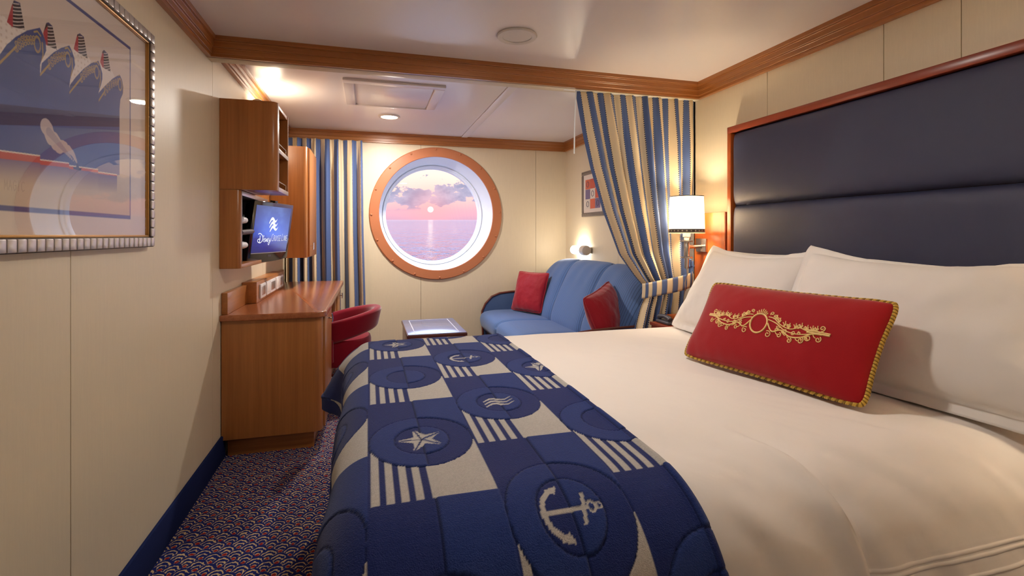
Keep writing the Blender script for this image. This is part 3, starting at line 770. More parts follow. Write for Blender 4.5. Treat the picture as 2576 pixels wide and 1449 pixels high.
# ------------------------------------------------------------------ desk chair
cc = Vector((-.215, 3.93, 0))
ch = thing('desk_chair', cc, 'crimson velvet tub chair with a sloping wrap-around back, pushed under the desk', 'chair')
lathe('seat', [(.19, .245), (.215, .252), (.226, .275), (.232, .36), (.232, .415), (.225, .437), (.20, .452), (.10, .458), (.001, .460)], cc, (0, 0, 1), M['redchair'], ch, 48)
V, F = [], []; NA = 49; cs_ = round_rect(-.030, .030, -.078, .078, .028, 5); K = len(cs_)
for i in range(NA):
    ph = math.radians(-128+256*i/(NA-1)); cph = math.cos(ph)
    zc = .573-.062*(1-cph); R_ = .252+.012*cph
    e = min(1, (i+.35)/3, (NA-1-i+.35)/3)
    for r_, z_ in cs_:
        rr = R_+r_*(.55+.45*e)+.05*(z_/.078)*.35; zz = zc+z_*(.5+.5*e)
        V.append((cc.x+rr*math.cos(ph), cc.y+rr*math.sin(ph), zz))
for i in range(NA-1):
    for k in range(K): F.append((i*K+k, i*K+(k+1) % K, (i+1)*K+(k+1) % K, (i+1)*K+k))
F += [tuple(range(K-1, -1, -1)), tuple((NA-1)*K+k for k in range(K))]
obj('backrest', V, F, M['redchair'], ch, angle=60)
for sy in (-1, 1):
    for sx in (-1, 1):
        p0 = cc+Vector((sx*.14, sy*.14, .25)); p1 = cc+Vector((sx*.185, sy*.185, 0))
        tube('leg', [p0, p0.lerp(p1, .5), p1], [.022, .019, .014], M['cherry'], ch, 12)
    tube('stretcher', [cc+Vector((-.168, sy*.168, .10)), cc+Vector((.168, sy*.168, .10))], .011, M['cherry'], ch, 8)
for sx in (-1, 1): tube('back_support', [cc+Vector((sx*.02-.02, .246*sx, .30)), cc+Vector((sx*.02-.02, .262*sx, .46))], .02, M['redchair'], ch, 10)

# ------------------------------------------------------------------ coffee table
t = thing('coffee_table', (.51, 4.25, 0), 'low coffee table with a bluish shiny top and brown edge, between chair and sofa', 'table')
TX0, TX1, TY0, TY1, TZ = .285, .742, 3.90, 4.60, .420
box('tabletop', TX0, TX1, TY0, TY1, TZ-.028, TZ, M['tabletop'], t, bev=0.004)
box('edge_band', TX0-.004, TX1+.004, TY0-.004, TY1+.004, TZ-.030, TZ-.006, M['tableedge'], t, bev=0.003)
for a in ((TX0+.055, TX0+.062, TY0+.03, TY1-.045), (TX1-.062, TX1-.055, TY0+.03, TY1-.045), (TX0+.062, TX1-.062, TY1-.052, TY1-.045), (TX0+.062, TX1-.062, TY0+.03, TY0+.037)):
    box('inlay_line', a[0], a[1], a[2], a[3], TZ-.001, TZ+.0008, M['tableinlay'], t, bev=0)
for x in (TX0+.004, TX1-.026): prism('side_panel', [(TY0+.04, 0), (TY1-.04, 0), (TY1-.01, .18), (TY1-.03, TZ-.03), (TY0+.03, TZ-.03), (TY0+.01, .18)], 'x', x, x+.022, M['tableedge'], t, bev=0.002)
box('shelf', TX0+.026, TX1-.026, TY0+.05, TY1-.05, .14, .16, M['tableedge'], t, bev=0.002)

# ------------------------------------------------------------------ sofa
sf = thing('sofa', (1.58, 4.0, 0), 'blue ribbed three-section sofa with curved back under the wall light', 'sofa')
SY_A, SY_B = 2.99, 5.02
secs = [(2.99, 3.665), (3.675, 4.335), (4.345, 5.02)]
def endf(y): 
    q = abs((y-(SY_A+SY_B)/2)/((SY_B-SY_A)/2)); return max(0.0, 1-q**6)**0.42
for a, b in secs:
    nu, nv = 40, 34; P_ = np.zeros((nu, nv, 3)); U_ = np.zeros((nu, nv, 2))
    prof = np.array([(1.60, .36), (1.575, .42), (1.60, .52), (1.655, .66), (1.72, .80), (1.775, .895), (1.84, .950), (1.92, .962), (1.985, .93), (2.025, .85), (2.04, .60), (2.04, .36)])
    tt = np.linspace(0, len(prof)-1, nv)
    px_ = np.interp(tt, range(len(prof)), prof[:, 0]); pz_ = np.interp(tt, range(len(prof)), prof[:, 1])
    for k in range(2):
        px_[1:-1] = (px_[:-2]+2*px_[1:-1]+px_[2:])/4; pz_[1:-1] = (pz_[:-2]+2*pz_[1:-1]+pz_[2:])/4
    for i in range(nu):
        y = a+(b-a)*i/(nu-1); q = abs(2*i/(nu-1)-1); pin = .028*q**10
        e = endf(y)
        for j in range(nv):
            cxm = 1.9; x = px_[j]; z = pz_[j]
            z2 = .40+(z-.40)*(.45+.55*e) if z > .40 else z
            x2 = x+(cxm-x)*(1-e)*.25
            x2 += pin*(1 if x < 1.9 else -1); z2 -= pin*.6*(1 if z > .6 else 0)
            w_ = .004*math.sin(y*31+z*9)*math.exp(-((z-.85)/.12)**2)
            P_[i, j] = (x2+w_, y, z2)
            U_[i, j] = ((y-SY_A)/.72, j/(nv-1))
    grid_obj('back_cushion', P_, M['sofa'], sf, uv=U_)
for a, b in secs:
    nu, nv = 36, 30; P_ = np.zeros((nu, nv, 3)); U_ = np.zeros((nu, nv, 2))
    prof = np.array([(1.66, .405), (1.50, .418), (1.35, .424), (1.22, .424), (1.13, .414), (1.085, .385), (1.075, .33), (1.085, .27), (1.11, .235), (1.16, .22), (1.40, .22)])
    tt = np.linspace(0, len(prof)-1, nv)
    px_ = np.interp(tt, range(len(prof)), prof[:, 0]); pz_ = np.interp(tt, range(len(prof)), prof[:, 1])
    px_[1:-1] = (px_[:-2]+2*px_[1:-1]+px_[2:])/4; pz_[1:-1] = (pz_[:-2]+2*pz_[1:-1]+pz_[2:])/4
    for i in range(nu):
        y = a+(b-a)*i/(nu-1); q = abs(2*i/(nu-1)-1); pin = .022*q**12
        for j in range(nv):
            x, z = px_[j], pz_[j]
            P_[i, j] = (x+pin*(1 if x < 1.2 else 0), y, z-pin*(1 if z > .35 else -1)+.003*math.sin(x*40+y*3)*math.exp(-((y-(a+b)/2)/.2)**2))
            U_[i, j] = ((y-SY_A)/.72, j/(nv-1))
    grid_obj('seat_cushion', P_, M['sofa'], sf, uv=U_)
for y0, y1 in ((5.024, 5.072), (2.93, 2.986)):
    k_ = 0 if y0 > 4 else .03
    arm = [(1.125, .10), (1.115, .40), (1.15, .475), (1.215, .545), (1.30, .578), (1.42, .590), (1.75, .60), (2.04, .60), (2.04, .10)]
    arm = [(p[0], p[1]-(k_ if p[1] > .45 else 0)) for p in arm]
    prism('arm', arm, 'y', y0, y1, M['sofa'], sf, bev=0.010, seg=3)
    tube('arm_trim', [(p[0], y0+.004 if y0 > 4 else y1-.004, p[1]+.004) for p in arm[:7]], .011, M['tableedge'], sf, 8)
box('base_frame', 1.16, 2.03, 2.99, 5.02, .07, .222, M['darkmetal'], sf, bev=0.004)
for x in (1.2, 1.98):
    for y in (3.03, 4.98): box('foot', x-.03, x+.03, y-.03, y+.03, 0, .072, M['darkmetal'], sf, bev=0.004)

# ------------------------------------------------------------------ pillows and cushions
class Pillow:
    def __init__(s, w_, h_, t_, center, U, V, flange=0.0, sag=0.05, seed=0, wr=0.006, power=2.6, bend=0.0, vsag=None):
        s.vs = vsag if vsag is not None else sag*1.2
        s.w, s.h, s.t = w_, h_, t_; s.c = Vector(center); s.U = Vector(U).normalized(); V = Vector(V)
        s.V = (V-s.U*V.dot(s.U)).normalized(); s.N = s.U.cross(s.V).normalized()
        s.fl, s.sag, s.seed, s.wr, s.p, s.bend = flange, sag, seed, wr, power, bend
    def local(s, u, v, side):
        rc = 1-.045*(u*u*v*v)**4
        x = s.w/2*u*(1-s.sag*(1-v*v)*abs(u))*rc; y = s.h/2*v*(1-(s.vs if v > 0 else s.sag*.6)*(1-u*u)*abs(v))*rc
        fu = min(1, abs(u)/(1-2*s.fl/s.w)); fv = min(1, abs(v)/(1-2*s.fl/s.h))
        k = max(0, (1-fu**s.p)*(1-fv**s.p))**0.5
        n_ = side*(s.t/2*k+.0015)
        if s.wr:
            n_ += s.wr*mnoise.fractal((x*7+s.seed, y*7, side*2.0), 1.0, 2.0, 3)*(0.35+k)*.7
            n_ += s.wr*.8*mnoise.noise((x*26+y*9+s.seed, y*6, 5.0))*(1-k)*.8
        n_ += s.bend*(v*v)
        return x, y, n_
    def pt(s, u, v, side, lift=0.0):
        x, y, n_ = s.local(u, v, side); return s.c+s.U*x+s.V*y+s.N*(n_+side*lift)
    def build(s, name, mat, parent=None, n=44):
        V, F = [], []; m = n*n
        for side in (1, -1):
            for i in range(n):
                for j in range(n):
                    u, v = -1+2*i/(n-1), -1+2*j/(n-1)
                    u = math.copysign(abs(u)**.85, u); v = math.copysign(abs(v)**.85, v)
                    V.append(tuple(s.pt(u, v, side)))
        for i in range(n-1):
            for j in range(n-1):
                a = i*n+j; F.append((a, a+n, a+n+1, a+1)); F.append((m+a+1, m+a+n+1, m+a+n, m+a))
        ring = [i*n for i in range(n)]+[(n-1)*n+j for j in range(1, n)]+[i*n+n-1 for i in range(n-2, -1, -1)]+[j for j in range(n-2, 0, -1)]
        for k in range(len(ring)):
            a, b = ring[k], ring[(k+1) % len(ring)]; F.append((b, a, m+a, m+b))
        return obj(name, V, F, mat, parent, angle=120)
    def edge(s, n=60):
        out = []
        for k in range(n): out.append((-1+2*k/n, -1))
        for k in range(n): out.append((1, -1+2*k/n))
        for k in range(n): out.append((1-2*k/n, 1))
        for k in range(n): out.append((-1, 1-2*k/n))
        return [(s.pt(u, v, 1)+s.pt(u, v, -1))/2 for u, v in out]

BEDZ = .675
def lean(deg, yawdeg=0):
    """U along the bed's width (towards the viewer), V up and leaning back to the headboard"""
    a = math.radians(deg); yw = math.radians(yawdeg)
    U = Vector((math.sin(yw), -math.cos(yw), 0)); back = Vector((math.cos(yw), math.sin(yw), 0))
    return U, back*math.sin(a)+Vector((0, 0, 1))*math.cos(a)
pl = []
for nm, w_, h_, t_, cpos, dg, yw, fl, sd, vsg, lb in (
    ('bed_pillow', .84, .45, .11, (1.832, 2.02, .888), 12, 0, .02, 3.3, .10, 'white pillow mostly hidden at the far side, touching the headboard'),
    ('bed_pillow', .84, .44, .11, (1.832, 1.13, .880), 12, 0, .02, 8.8, .10, 'white pillow at the near side, tucked behind another against the headboard'),
    ('bed_pillow', .80, .52, .15, (1.672, 1.99, .910), 30, -5, .035, 1.1, .24, 'white flanged pillow leaning by the bedside lamp'),
    ('bed_pillow', .92, .55, .19, (1.67, 1.20, .915), 31, 7, .035, 5.2, .30, 'large white flanged pillow behind the right end of the red cushion')):
    U, V = lean(dg, yw); p = Pillow(w_, h_, t_, cpos, U, V, fl, .05, sd, .010, vsag=vsg)
    o = p.build(nm, M['pillow'], None, 56); tag(o, lb, 'pillow', 'white bed pillows')

# red embroidered cushion
U, V = lean(31, 9)
RC = Pillow(.70, .335, .15, (1.365, 1.437, .838), U, V, 0, .045, 2.0, .004, 2.2)
rc = thing('throw_cushion', (1.33, 1.41, .69), 'long red velvet cushion with gold cord and scroll embroidery on the bed', 'cushion')
RC.build('cover', M['redvelvet'], rc, 60)
ed = RC.edge(150); L = len(ed)
for nm, ph, mt in (('cord_strand', 0, 'cord_a'), ('cord_strand', PI, 'cord_b'), ('cord_strand', PI*.5, 'cord_a')):
    pts = []; NN = 1500
    for k in range(NN):
        f = k/NN*L; i = int(f) % L; q = ed[i].lerp(ed[(i+1) % L], f-int(f)); tdir = (ed[(i+2) % L]-ed[(i-2) % L]).normalized()
        s1 = tdir.cross(RC.N).normalized(); a = k/NN*2*PI*128+ph
        pts.append(q+(s1*math.cos(a)+RC.N*math.sin(a))*.0036)
    V_, F_ = sweep_geo(pts, .0040, 6, True); obj(nm, V_, F_, M[mt], rc)
# embroidery: scrolls only
def spiral(cx_, cy_, r, a0, turns, d=1, n_=22):
    return [(cx_+r*(1-.8*k/n_)*math.cos(a0+d*turns*2*PI*k/n_), cy_+r*(1-.8*k/n_)*math.sin(a0+d*turns*2*PI*k/n_)) for k in range(n_+1)]
half = []
half.append((smooth_pts([(.030, .000), (.050, -.020), (.075, -.012), (.105, -.024), (.140, -.020), (.165, -.006), (.190, -.002)]), .0021))
half.append((smooth_pts([(.028, .010), (.055, .004), (.085, -.010), (.115, -.014), (.150, -.010), (.185, .002)]), .0016))
half.append((smooth_pts([(.026, .018), (.045, .016), (.07, .002), (.10, -.004), (.125, .004), (.15, .000), (.175, .004)]), .0015))
half.append(([(.150, -.003), (.21, .000)], .0026)); half.append(([(.150, .003), (.21, .004)], .0022))
for (x, y, r, a, tn, dd) in ((.040, -.030, .010, 2.2, 1.3, -1), (.074, -.026, .007, 1.6, 1.2, -1), (.086, -.012, .008, 3.4, 1.3, 1), (.108, -.034, .007, 1.4, 1.3, -1),
                            (.140, -.028, .009, 1.4, 1.4, -1), (.158, -.018, .009, 2.8, 1.3, 1), (.185, -.016, .008, 1.2, 1.3, -1), (.186, .014, .008, -1.6, 1.3, 1),
                            (.045, .022, .007, -2.4, 1.3, 1), (.066, -.004, .006, 3.0, 1.2, 1),
                            (.034, .029, .006, -2.2, 1.2, -1), (.130, -.010, .005, 2.0, 1.2, 1), (.112, -.012, .006, -2.2, 1.2, 1), (.062, -.012, .005, 1.0, 1.2, -1)):
    half.append((spiral(x, y, r, a, tn, dd), .0014))
cvx, cvy = [.026, .045, .07, .10, .125, .15, .175], [.018, .016, .002, -.004, .004, .000, .004]
for x in (.050, .062, .080, .094, .112, .128, .146, .160, .172):
    y = float(np.interp(x, cvx, cvy))
    for a, ln in ((.75, .010), (1.25, .015), (1.8, .012)):
        half.append(([(x, y), (x+.5*ln*math.cos(a), y+.5*ln*math.sin(a)), (x+ln*math.cos(a+.3), y+ln*math.sin(a+.3))], .0013))
for x, r in ((.056, .006), (.088, .0055), (.118, .006), (.138, .005), (.166, .005)):
    y = float(np.interp(x, cvx, cvy)); half.append((spiral(x+.003, y+r*.9, r, -1.6, 1.3, 1), .0013))
cvx2, cvy2 = [.030, .050, .075, .105, .140, .165, .190], [0, -.020, -.012, -.024, -.020, -.006, -.002]
for x in (.060, .082, .096, .122, .150, .168):
    y = float(np.interp(x, cvx2, cvy2))
    half.append(([(x, y), (x+.004, y-.006), (x+.010, y-.009)], .0013))
em = []
for pts, r in half:
    em.append((pts, r)); em.append(([(-q[0], q[1]) for q in pts], r))
em.append(([(.0275*math.cos(2*PI*k/40), -.004+.0275*math.sin(2*PI*k/40)) for k in range(41)], .0026))
for k in range(7):
    a = PI/2+(k-3)*.17; em.append(([(.031*math.cos(a), -.004+.031*math.sin(a)), ((.044-.002*abs(k-3))*math.cos(a*1.0), -.004+(.044-.002*abs(k-3))*math.sin(a))], .0015))
parts = []
for pts, r in em:
    q = []
    for x, y in pts:
        x_, y_ = x*1.17-.012, y*1.28+.004
        q.append(RC.pt(2*x_/RC.w, 2*y_/RC.h, 1, .0008))
    parts.append(sweep_geo(q, r*1.25, 6))
V_, F_ = merge(parts); obj('embroidery', V_, F_, M['embroid'], rc)

# sofa cushions
U = Vector((.50, -.87, 0)); N_ = Vector((-.80, -.46, .38)).normalized(); Vv = N_.cross(U)
p = Pillow(.40, .40, .13, (1.53, 4.72, .625), U, (.30, .12, 1), 0, .05, 4.0, .010)
r1 = thing('sofa_cushion', (1.50, 4.72, .43), 'square crushed red velvet cushion at the far end of the sofa', 'cushion', 'red cushions on the sofa')
p.build('cover', M['redsofa'], r1, 40)
tube('piping', p.edge(40), .006, M['redsofa'], r1, 6, True)
p = Pillow(.46, .43, .17, (1.60, 3.185, .605), (.75, .66, 0.18), (-.10, .35, 1), 0, .06, 9.0, .010)
r2 = thing('sofa_cushion', (1.60, 3.30, .43), 'red velvet cushion seen edge-on at the near end of the sofa beside the curtain', 'cushion', 'red cushions on the sofa')
p.build('cover', M['redsofa'], r2, 40)
tube('piping', p.edge(40), .006, M['redsofa'], r2, 6, True)

# ------------------------------------------------------------------ bed
FAR, NEAR0, NEARR = 2.47, 1.02, .275
def bed_profile():
    pts = [(FAR, .22), (FAR, .60)]
    for k in range(1, 9): a = PI/2*k/8; pts.append((FAR-.07+.07*math.cos(a), .605+.07*math.sin(a)))
    for k in range(1, 40): y = (FAR-.07)+(NEAR0-(FAR-.07))*k/40; pts.append((y, BEDZ+.006*math.sin(PI*k/40)))
    for k in range(0, 25):
        a = PI/2*k/24; pts.append((NEAR0-NEARR*math.sin(a)**(2/2.5), BEDZ-NEARR+NEARR*max(0, math.cos(a))**(2/2.5)))
    pts += [(NEAR0-NEARR-.005, .30), (NEAR0-NEARR-.008, .10)]
    return np.array(pts)
BP = bed_profile(); BS = np.concatenate([[0], np.cumsum(np.hypot(*np.diff(BP, axis=0).T))])
iflat = np.argmin(np.abs(BP[:, 0]-NEAR0)+(BP[:, 1] < .6)*9)
def bed_at(b):
    """b: world y on the flat top, continuing as arc length over both sides"""
    s = BS[iflat]+(NEAR0-b); return np.interp(s, BS, BP[:, 0]), np.interp(s, BS, BP[:, 1])
def bed_nrm(b):
    y1, z1 = bed_at(b-.004); y2, z2 = bed_at(b+.004); ty, tz = y2-y1, z2-z1; l = np.hypot(ty, tz)+1e-9
    return -tz/l*1.0, ty/l
def foot(a, x_edge=.012, out=.13, r=.085):
    """a: distance along the bed's length; below x_edge the cloth rolls over the foot end. returns x, drop"""
    s = np.maximum(0, x_edge-a); ang = np.minimum(s/r, PI/2)
    x = np.where(a >= x_edge, a, x_edge-r*np.sin(ang)); drop = r*(1-np.cos(ang))+np.maximum(0, s-r*PI/2)
    return x, drop
bed = thing('bed', (.95, 1.6, 0), 'large bed with white duvet and dark base against the navy headboard', 'bed')
box('base', .02, 1.93, .86, 2.42, .06, .34, M['base'], bed, bev=0.01)
box('mattress', .03, 1.94, .84, 2.43, .34, .60, M['sheet'], bed, bev=0.05, seg=4)
for x in (.12, 1.8):
    for y in (.95, 2.3): box('bed_foot', x-.04, x+.04, y-.04, y+.04, 0, .062, M['black'], bed, bev=0.004)
bmax, bmin = NEAR0+BS[iflat], NEAR0-(BS[-1]-BS[iflat])
hem = (.685, .673, .640)
bb = np.unique(np.round(np.concatenate([np.arange(bmin, bmax, .012), np.arange(.615, .71, .0012)]), 5))
aa = np.arange(-.35, 1.935, .0125)
A, B = np.meshgrid(aa, bb, indexing='ij')
Y, Z = bed_at(B); ny, nz = bed_nrm(B); X, D = foot(A, out=.13)
X = X+.006
wv = fbm(A*1.0+B*.55, B*.45, 5.5, 1.7, 3)
n2 = fbm(A, B, 2.2, 4.2, 3)
nearw = np.clip((1.35-B)/.6, 0, 1)
disp = .005*n2+(.003+.017*nearw)*wv*np.clip((2.45-B)/.2, 0, 1)
rx = .885+.03*np.sin((1.1-B)*4)
disp += .022*np.clip((1.15-B)/.35, 0, 1)*(np.exp(-((A-rx)/.022)**2)-.8*np.exp(-((A-rx-.035)/.02)**2))
for q in hem: disp += .0030*np.exp(-((B-q-.004*np.sin(A*6))/.0024)**2)
P_ = np.stack([X-.004*np.clip(D*8, 0, 1), Y+ny*disp, Z-D+nz*disp], 2)
P_[:, :, 2] = np.maximum(P_[:, :, 2], .06)
grid_obj('duvet', P_, M['sheet'], bed, thick=0.006)
# ------------------------------------------------------------------ knitted throw across the foot of the bed
ST = .003
aa = np.arange(-.30, .622, ST); bb = np.arange(.42, 2.78, ST)
A, B = np.meshgrid(aa, bb, indexing='ij')
CW, PITCH = .2425, .543
colk = np.floor(A/CW); fu = A/CW-colk
y0b = np.where(colk % 2 == 0, 2.035, 2.243)
m = np.floor((B-y0b)/PITCH); v = B-y0b-m*PITCH; ux = (fu-.5)*CW
cy = v-.262
ell = np.sqrt((ux/.121)**2+(cy/.140)**2); inner = np.sqrt((ux/.064)**2+(cy/.078)**2)
BLU, BLU2, CRM = srgb((30, 44, 100)), srgb((36, 55, 114)), srgb((182, 178, 172))
cmask = np.zeros(A.shape, bool)
lowz = (v < .255) & (ell > 1.0) & (cy < 0)
right = (fu > .475) & lowz
st_ = np.mod((fu-.02)/.112, 1.0); left = (fu < .46) & lowz & (st_ < .53) & (fu > .01) & (colk >= 0)
cmask |= right | left
def poly_in(PX, PY, poly):
    ins = np.zeros(PX.shape, bool); n_ = len(poly)
    for i in range(n_):
        x1, y1 = poly[i]; x2, y2 = poly[(i+1) % n_]
        if y1 == y2: continue
        c_ = ((y1 > PY) != (y2 > PY)) & (PX < (x2-x1)*(PY-y1)/(y2-y1)+x1); ins ^= c_
    return ins
def motif(kind, k, mm):
    sel = (colk == k) & (m == mm) & (inner < 1.0)
    x, y = ux, cy
    if kind == 'star':
        pts = []
        for i in range(10):
            r = .062 if i % 2 == 0 else .025; a = PI/2+i*PI/5+.25; pts.append((r*math.cos(a), r*1.1*math.sin(a)))
        s_ = poly_in(x, y, pts)
        ang = np.arctan2(y/1.1, x); sl = np.zeros(x.shape, bool)
        for i in range(5):
            a = PI/2+i*2*PI/5+.25; dd = np.abs(-math.sin(a)*x+math.cos(a)*y/1.1); fwd = math.cos(a)*x+math.sin(a)*y/1.1
            sl |= (dd < .0022) & (fwd > 0)
            a2 = a+.22; d2 = (np.mod(ang-a, 2*PI) < .22); sl |= d2 & (np.hypot(x, y/1.1) > .008) & (np.hypot(x, y/1.1) < .03) & False
        return sel & s_ & ~sl
    if kind == 'anchor':
        s_ = (np.abs(y) < .0055) & (x > -.05) & (x < .035)
        s_ |= (np.abs(x-.026-y*.25) < .0045) & (np.abs(y) < .032)
        rr = np.hypot((x-.042)/.010, y/.014); s_ |= (rr < 1) & (rr > .45)
        rr = np.hypot((x-.057)/.007, y/.009); s_ |= (rr < 1) & (rr > .4)
        rc_ = np.hypot((x+.012)/.044, y/.052); s_ |= (rc_ < 1.05) & (rc_ > .84) & (x < -.026)
        s_ |= poly_in(x, y, [(-.036, .052), (-.010, .058), (-.018, .036)]) | poly_in(x, y, [(-.036, -.052), (-.010, -.058), (-.018, -.036)])
        return sel & s_
    if kind == 'flag':
        yy = y+.010*np.sin(x*95); s_ = np.zeros(x.shape, bool)
        for q in (-.021, 0, .021): s_ |= (np.abs(yy-q-.1*x) < .0068*np.clip(1.2-np.abs(x/.045), 0, 1)**.5) & (np.abs(x) < .045)
        return sel & s_
M_ = [('star', 0, 0), ('star', 0, -2), ('anchor', 1, -1), ('flag', 1, -2), ('anchor', 1, -3), ('star', 1, 0), ('star', 2, -1), ('star', 0, -3), ('flag', -1, -2)]
for k_, c_, r_ in M_: cmask |= motif(k_, c_, r_)
terry = ((ell < 1.0) & ((fu < .5) ^ (inner < 1.0))) | ((ell >= 1.0) & (v > .255) & (fu > .5))
terry &= ~cmask
colr = np.where(cmask[..., None], CRM, np.where(terry[..., None], BLU2, BLU))
speck = 1+.16*(np.random.rand(*A.shape)-.5)
groove = ((np.abs(ell-1) < .022) | (np.abs(inner-1) < .04) | (np.abs(fu-.5) < .010) & (v > .13)) & ~cmask
colr = colr*speck[..., None]*np.where(groove, .55, 1.0)[..., None]  # grooves also darkened in the knit colour, as shade in the recess
Y, Z = bed_at(B); ny, nz = bed_nrm(B); X, D = foot(A)
off = .013+.0022*terry-.002*groove+.0016*np.sin(A*23+B*5)*np.clip(D*10+.2, 0, 1)
edge_roll = .006*np.exp(-((A-.612)/.008)**2); off = off+edge_roll
hang = np.clip((D-.03)/.12, 0, 1)
flare = .075*np.exp(-((B-2.36)/.13)**2)*np.clip((D-.02)/.12, 0, 1.6)
wav = (.012*np.sin(B*11+1.0)+.006*np.sin(B*23))*hang
nxf = np.clip((.012-A)/.13, 0, 1)
P_ = np.stack([X-off*nxf-flare+wav, Y+ny*off, Z-D+nz*off*(1-nxf*.7)], 2)
P_[:, :, 2] = np.maximum(P_[:, :, 2], .03)
o = grid_obj('bed_throw', P_, M['knit'], None, color=colr, thick=0.004)
tag(o, 'navy and cream knitted throw with anchors and stars across the foot of the bed', 'blanket')

# ------------------------------------------------------------------ headboard
hb = thing('headboard', (1.97, 1.55, .1), 'tall navy upholstered headboard in a reddish wooden frame', 'headboard')
HY0, HY1, HZ = .70, 2.402, 1.790
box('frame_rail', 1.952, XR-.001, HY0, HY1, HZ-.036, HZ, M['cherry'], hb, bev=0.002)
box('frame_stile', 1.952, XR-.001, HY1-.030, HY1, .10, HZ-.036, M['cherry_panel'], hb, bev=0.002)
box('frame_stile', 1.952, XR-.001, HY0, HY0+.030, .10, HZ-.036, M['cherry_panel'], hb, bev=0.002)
box('backing', 1.985, XR-.001, HY0+.03, HY1-.03, .10, HZ-.036, M['base'], hb, bev=0)
def pad(z0, z1):
    nu, nv = 60, 26; P_ = np.zeros((nu, nv, 3)); y0_, y1_ = HY0+.031, HY1-.031
    for i in range(nu):
        for j in range(nv):
            u = -1+2*i/(nu-1); v = -1+2*j/(nv-1); u = math.copysign(abs(u)**.5, u); v = math.copysign(abs(v)**.6, v)
            k = max(0, (1-abs(u)**26)*(1-abs(v)**9))**.5
            P_[i, j] = (1.984-.042*k-.0008*mnoise.noise((u*9, v*5, z0)), (y0_+y1_)/2+u*(y1_-y0_)/2, (z0+z1)/2+v*(z1-z0)/2)
    return grid_obj('padded_panel', P_, M['navypanel'], hb, flip=True)
pad(1.348, HZ-.037); pad(.90, 1.346); pad(.45, .898)

# side panel, bedside cabinet, lamp, phone
o = thing('lamp_panel', (1.975, 2.56, .3), 'orange-lit cherry wood panel on the wall behind the bedside lamp', 'panel')
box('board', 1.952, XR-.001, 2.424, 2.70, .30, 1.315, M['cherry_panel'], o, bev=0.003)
box('end_strip', 1.954, XR-.002, 2.420, 2.4245, .30, 1.313, M['cherry'], o, bev=0.001)
ns = thing('bedside_cabinet', (1.8, 2.58, 0), 'reddish wooden bedside cabinet between the bed and the tied curtain', 'cabinet')
box('body', 1.64, 1.945, 2.485, 2.685, .05, .640, M['cherry'], ns, bev=0.004)
box('top', 1.63, 1.95, 2.48, 2.69, .640, .660, M['cherry'], ns, bev=0.004)
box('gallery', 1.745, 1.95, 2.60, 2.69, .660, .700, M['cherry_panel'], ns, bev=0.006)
box('plinth', 1.66, 1.93, 2.50, 2.67, 0, .05, M['base'], ns, bev=0.002)
ph = thing('telephone', (1.66, 2.60, .66), 'dark grey telephone half hidden by the bed on the bedside cabinet', 'telephone')
box('body', 1.655, 1.738, 2.53, 2.665, .6605, .680, M['phone'], ph, bev=0.008, seg=3)
V_, F_ = sweep_geo([(1.675, 2.54, .690), (1.675, 2.552, .698), (1.675, 2.60, .704), (1.675, 2.645, .698), (1.675, 2.655, .690)], [.015, .014, .011, .014, .015], 12)
obj('handset', V_, F_, M['phone'], ph)

bandm = plain('shade_band', lin(92, 84, 76), .5); BULBM = emis('bulb_lit', lin(255, 232, 198), 165.0)
def bedside_lamp(LX, LY, label):
    lp = thing('bedside_lamp', (1.95, LY+.05, 1.11), label, 'lamp')
    box('wall_plate', 1.938, 1.952, LY+.010, LY+.106, 1.080, 1.160, M['nickel'], lp, bev=0.003)
    tube('arm', [(1.94, LY+.058, 1.112), (1.90, LY+.043, 1.112), (LX, LY, 1.112)], .011, M['nickel'], lp, 12)
    lathe('stem', [(.012, .985), (.013, .99), (.013, 1.045), (.016, 1.047), (.016, 1.165), (.012, 1.17), (.012, 1.215)], (LX, LY, 0), (0, 0, 1), M['nickel'], lp, 20)
    for z in (1.046, 1.142): lathe('collar', [(.01, 0), (.033, 0), (.034, .004), (.033, .008), (.01, .008)], (LX, LY, z), (0, 0, 1), M['nickel'], lp, 28)
    lathe('lamp_holder', [(.022, 1.17), (.022, 1.25), (.015, 1.255)], (LX, LY, 0), (0, 0, 1), M['white'], lp, 20)
    tube('cord', [(LX, LY, .985), (LX+.006, LY+.002, .95), (LX-.004, LY+.01, .90), (LX+.02, LY+.04, .85)], .003, M['nickel'], lp, 6)
    zs0, zs1 = 1.192, 1.408
    sh = lathe('lamp_shade', [(.101, zs0), (.094, zs1)], (LX, LY, 0), (0, 0, 1), M['shade'], lp, 48, caps=False)
    lathe('shade_band', [(.1018, zs0+.004), (.1012, zs0+.026)], (LX, LY, 0), (0, 0, 1), bandm, lp, 48, caps=False)
    lathe('shade_rim', [(.0935, zs1-.003), (.096, zs1-.003), (.096, zs1+.002), (.0935, zs1+.002)], (LX, LY, 0), (0, 0, 1), bandm, lp, 48, caps=False)
    dot = None
    for k in range(26):
        a = 2*PI*k/26; p = Vector((LX+.1017*math.cos(a), LY+.1017*math.sin(a), zs0+.015))
        if dot is None:
            dot = lathe('band_dot', [(.0046, 0), (.0046, .0008), (.001, .0010)], p, (1, 0, 0), M['shade'], lp, 12); off_d = ORG[dot.name]-p
            dot.rotation_euler = (0, 0, 0)
        else:
            c_ = copy_part(dot, lp, p); c_.rotation_euler = (0, 0, a)
    for z in (zs0+.004,): lathe('shade_edge', [(.1005, z-.004), (.1025, z-.004), (.1025, z), (.1005, z)], (LX, LY, 0), (0, 0, 1), M['shade'], lp, 48, caps=False)
    lathe('bulb', [(.010, 1.25), (.013, 1.262), (.026, 1.285), (.030, 1.305), (.026, 1.325), (.012, 1.337), (.001, 1.339)], (LX, LY, 0), (0, 0, 1), BULBM, lp, 20)
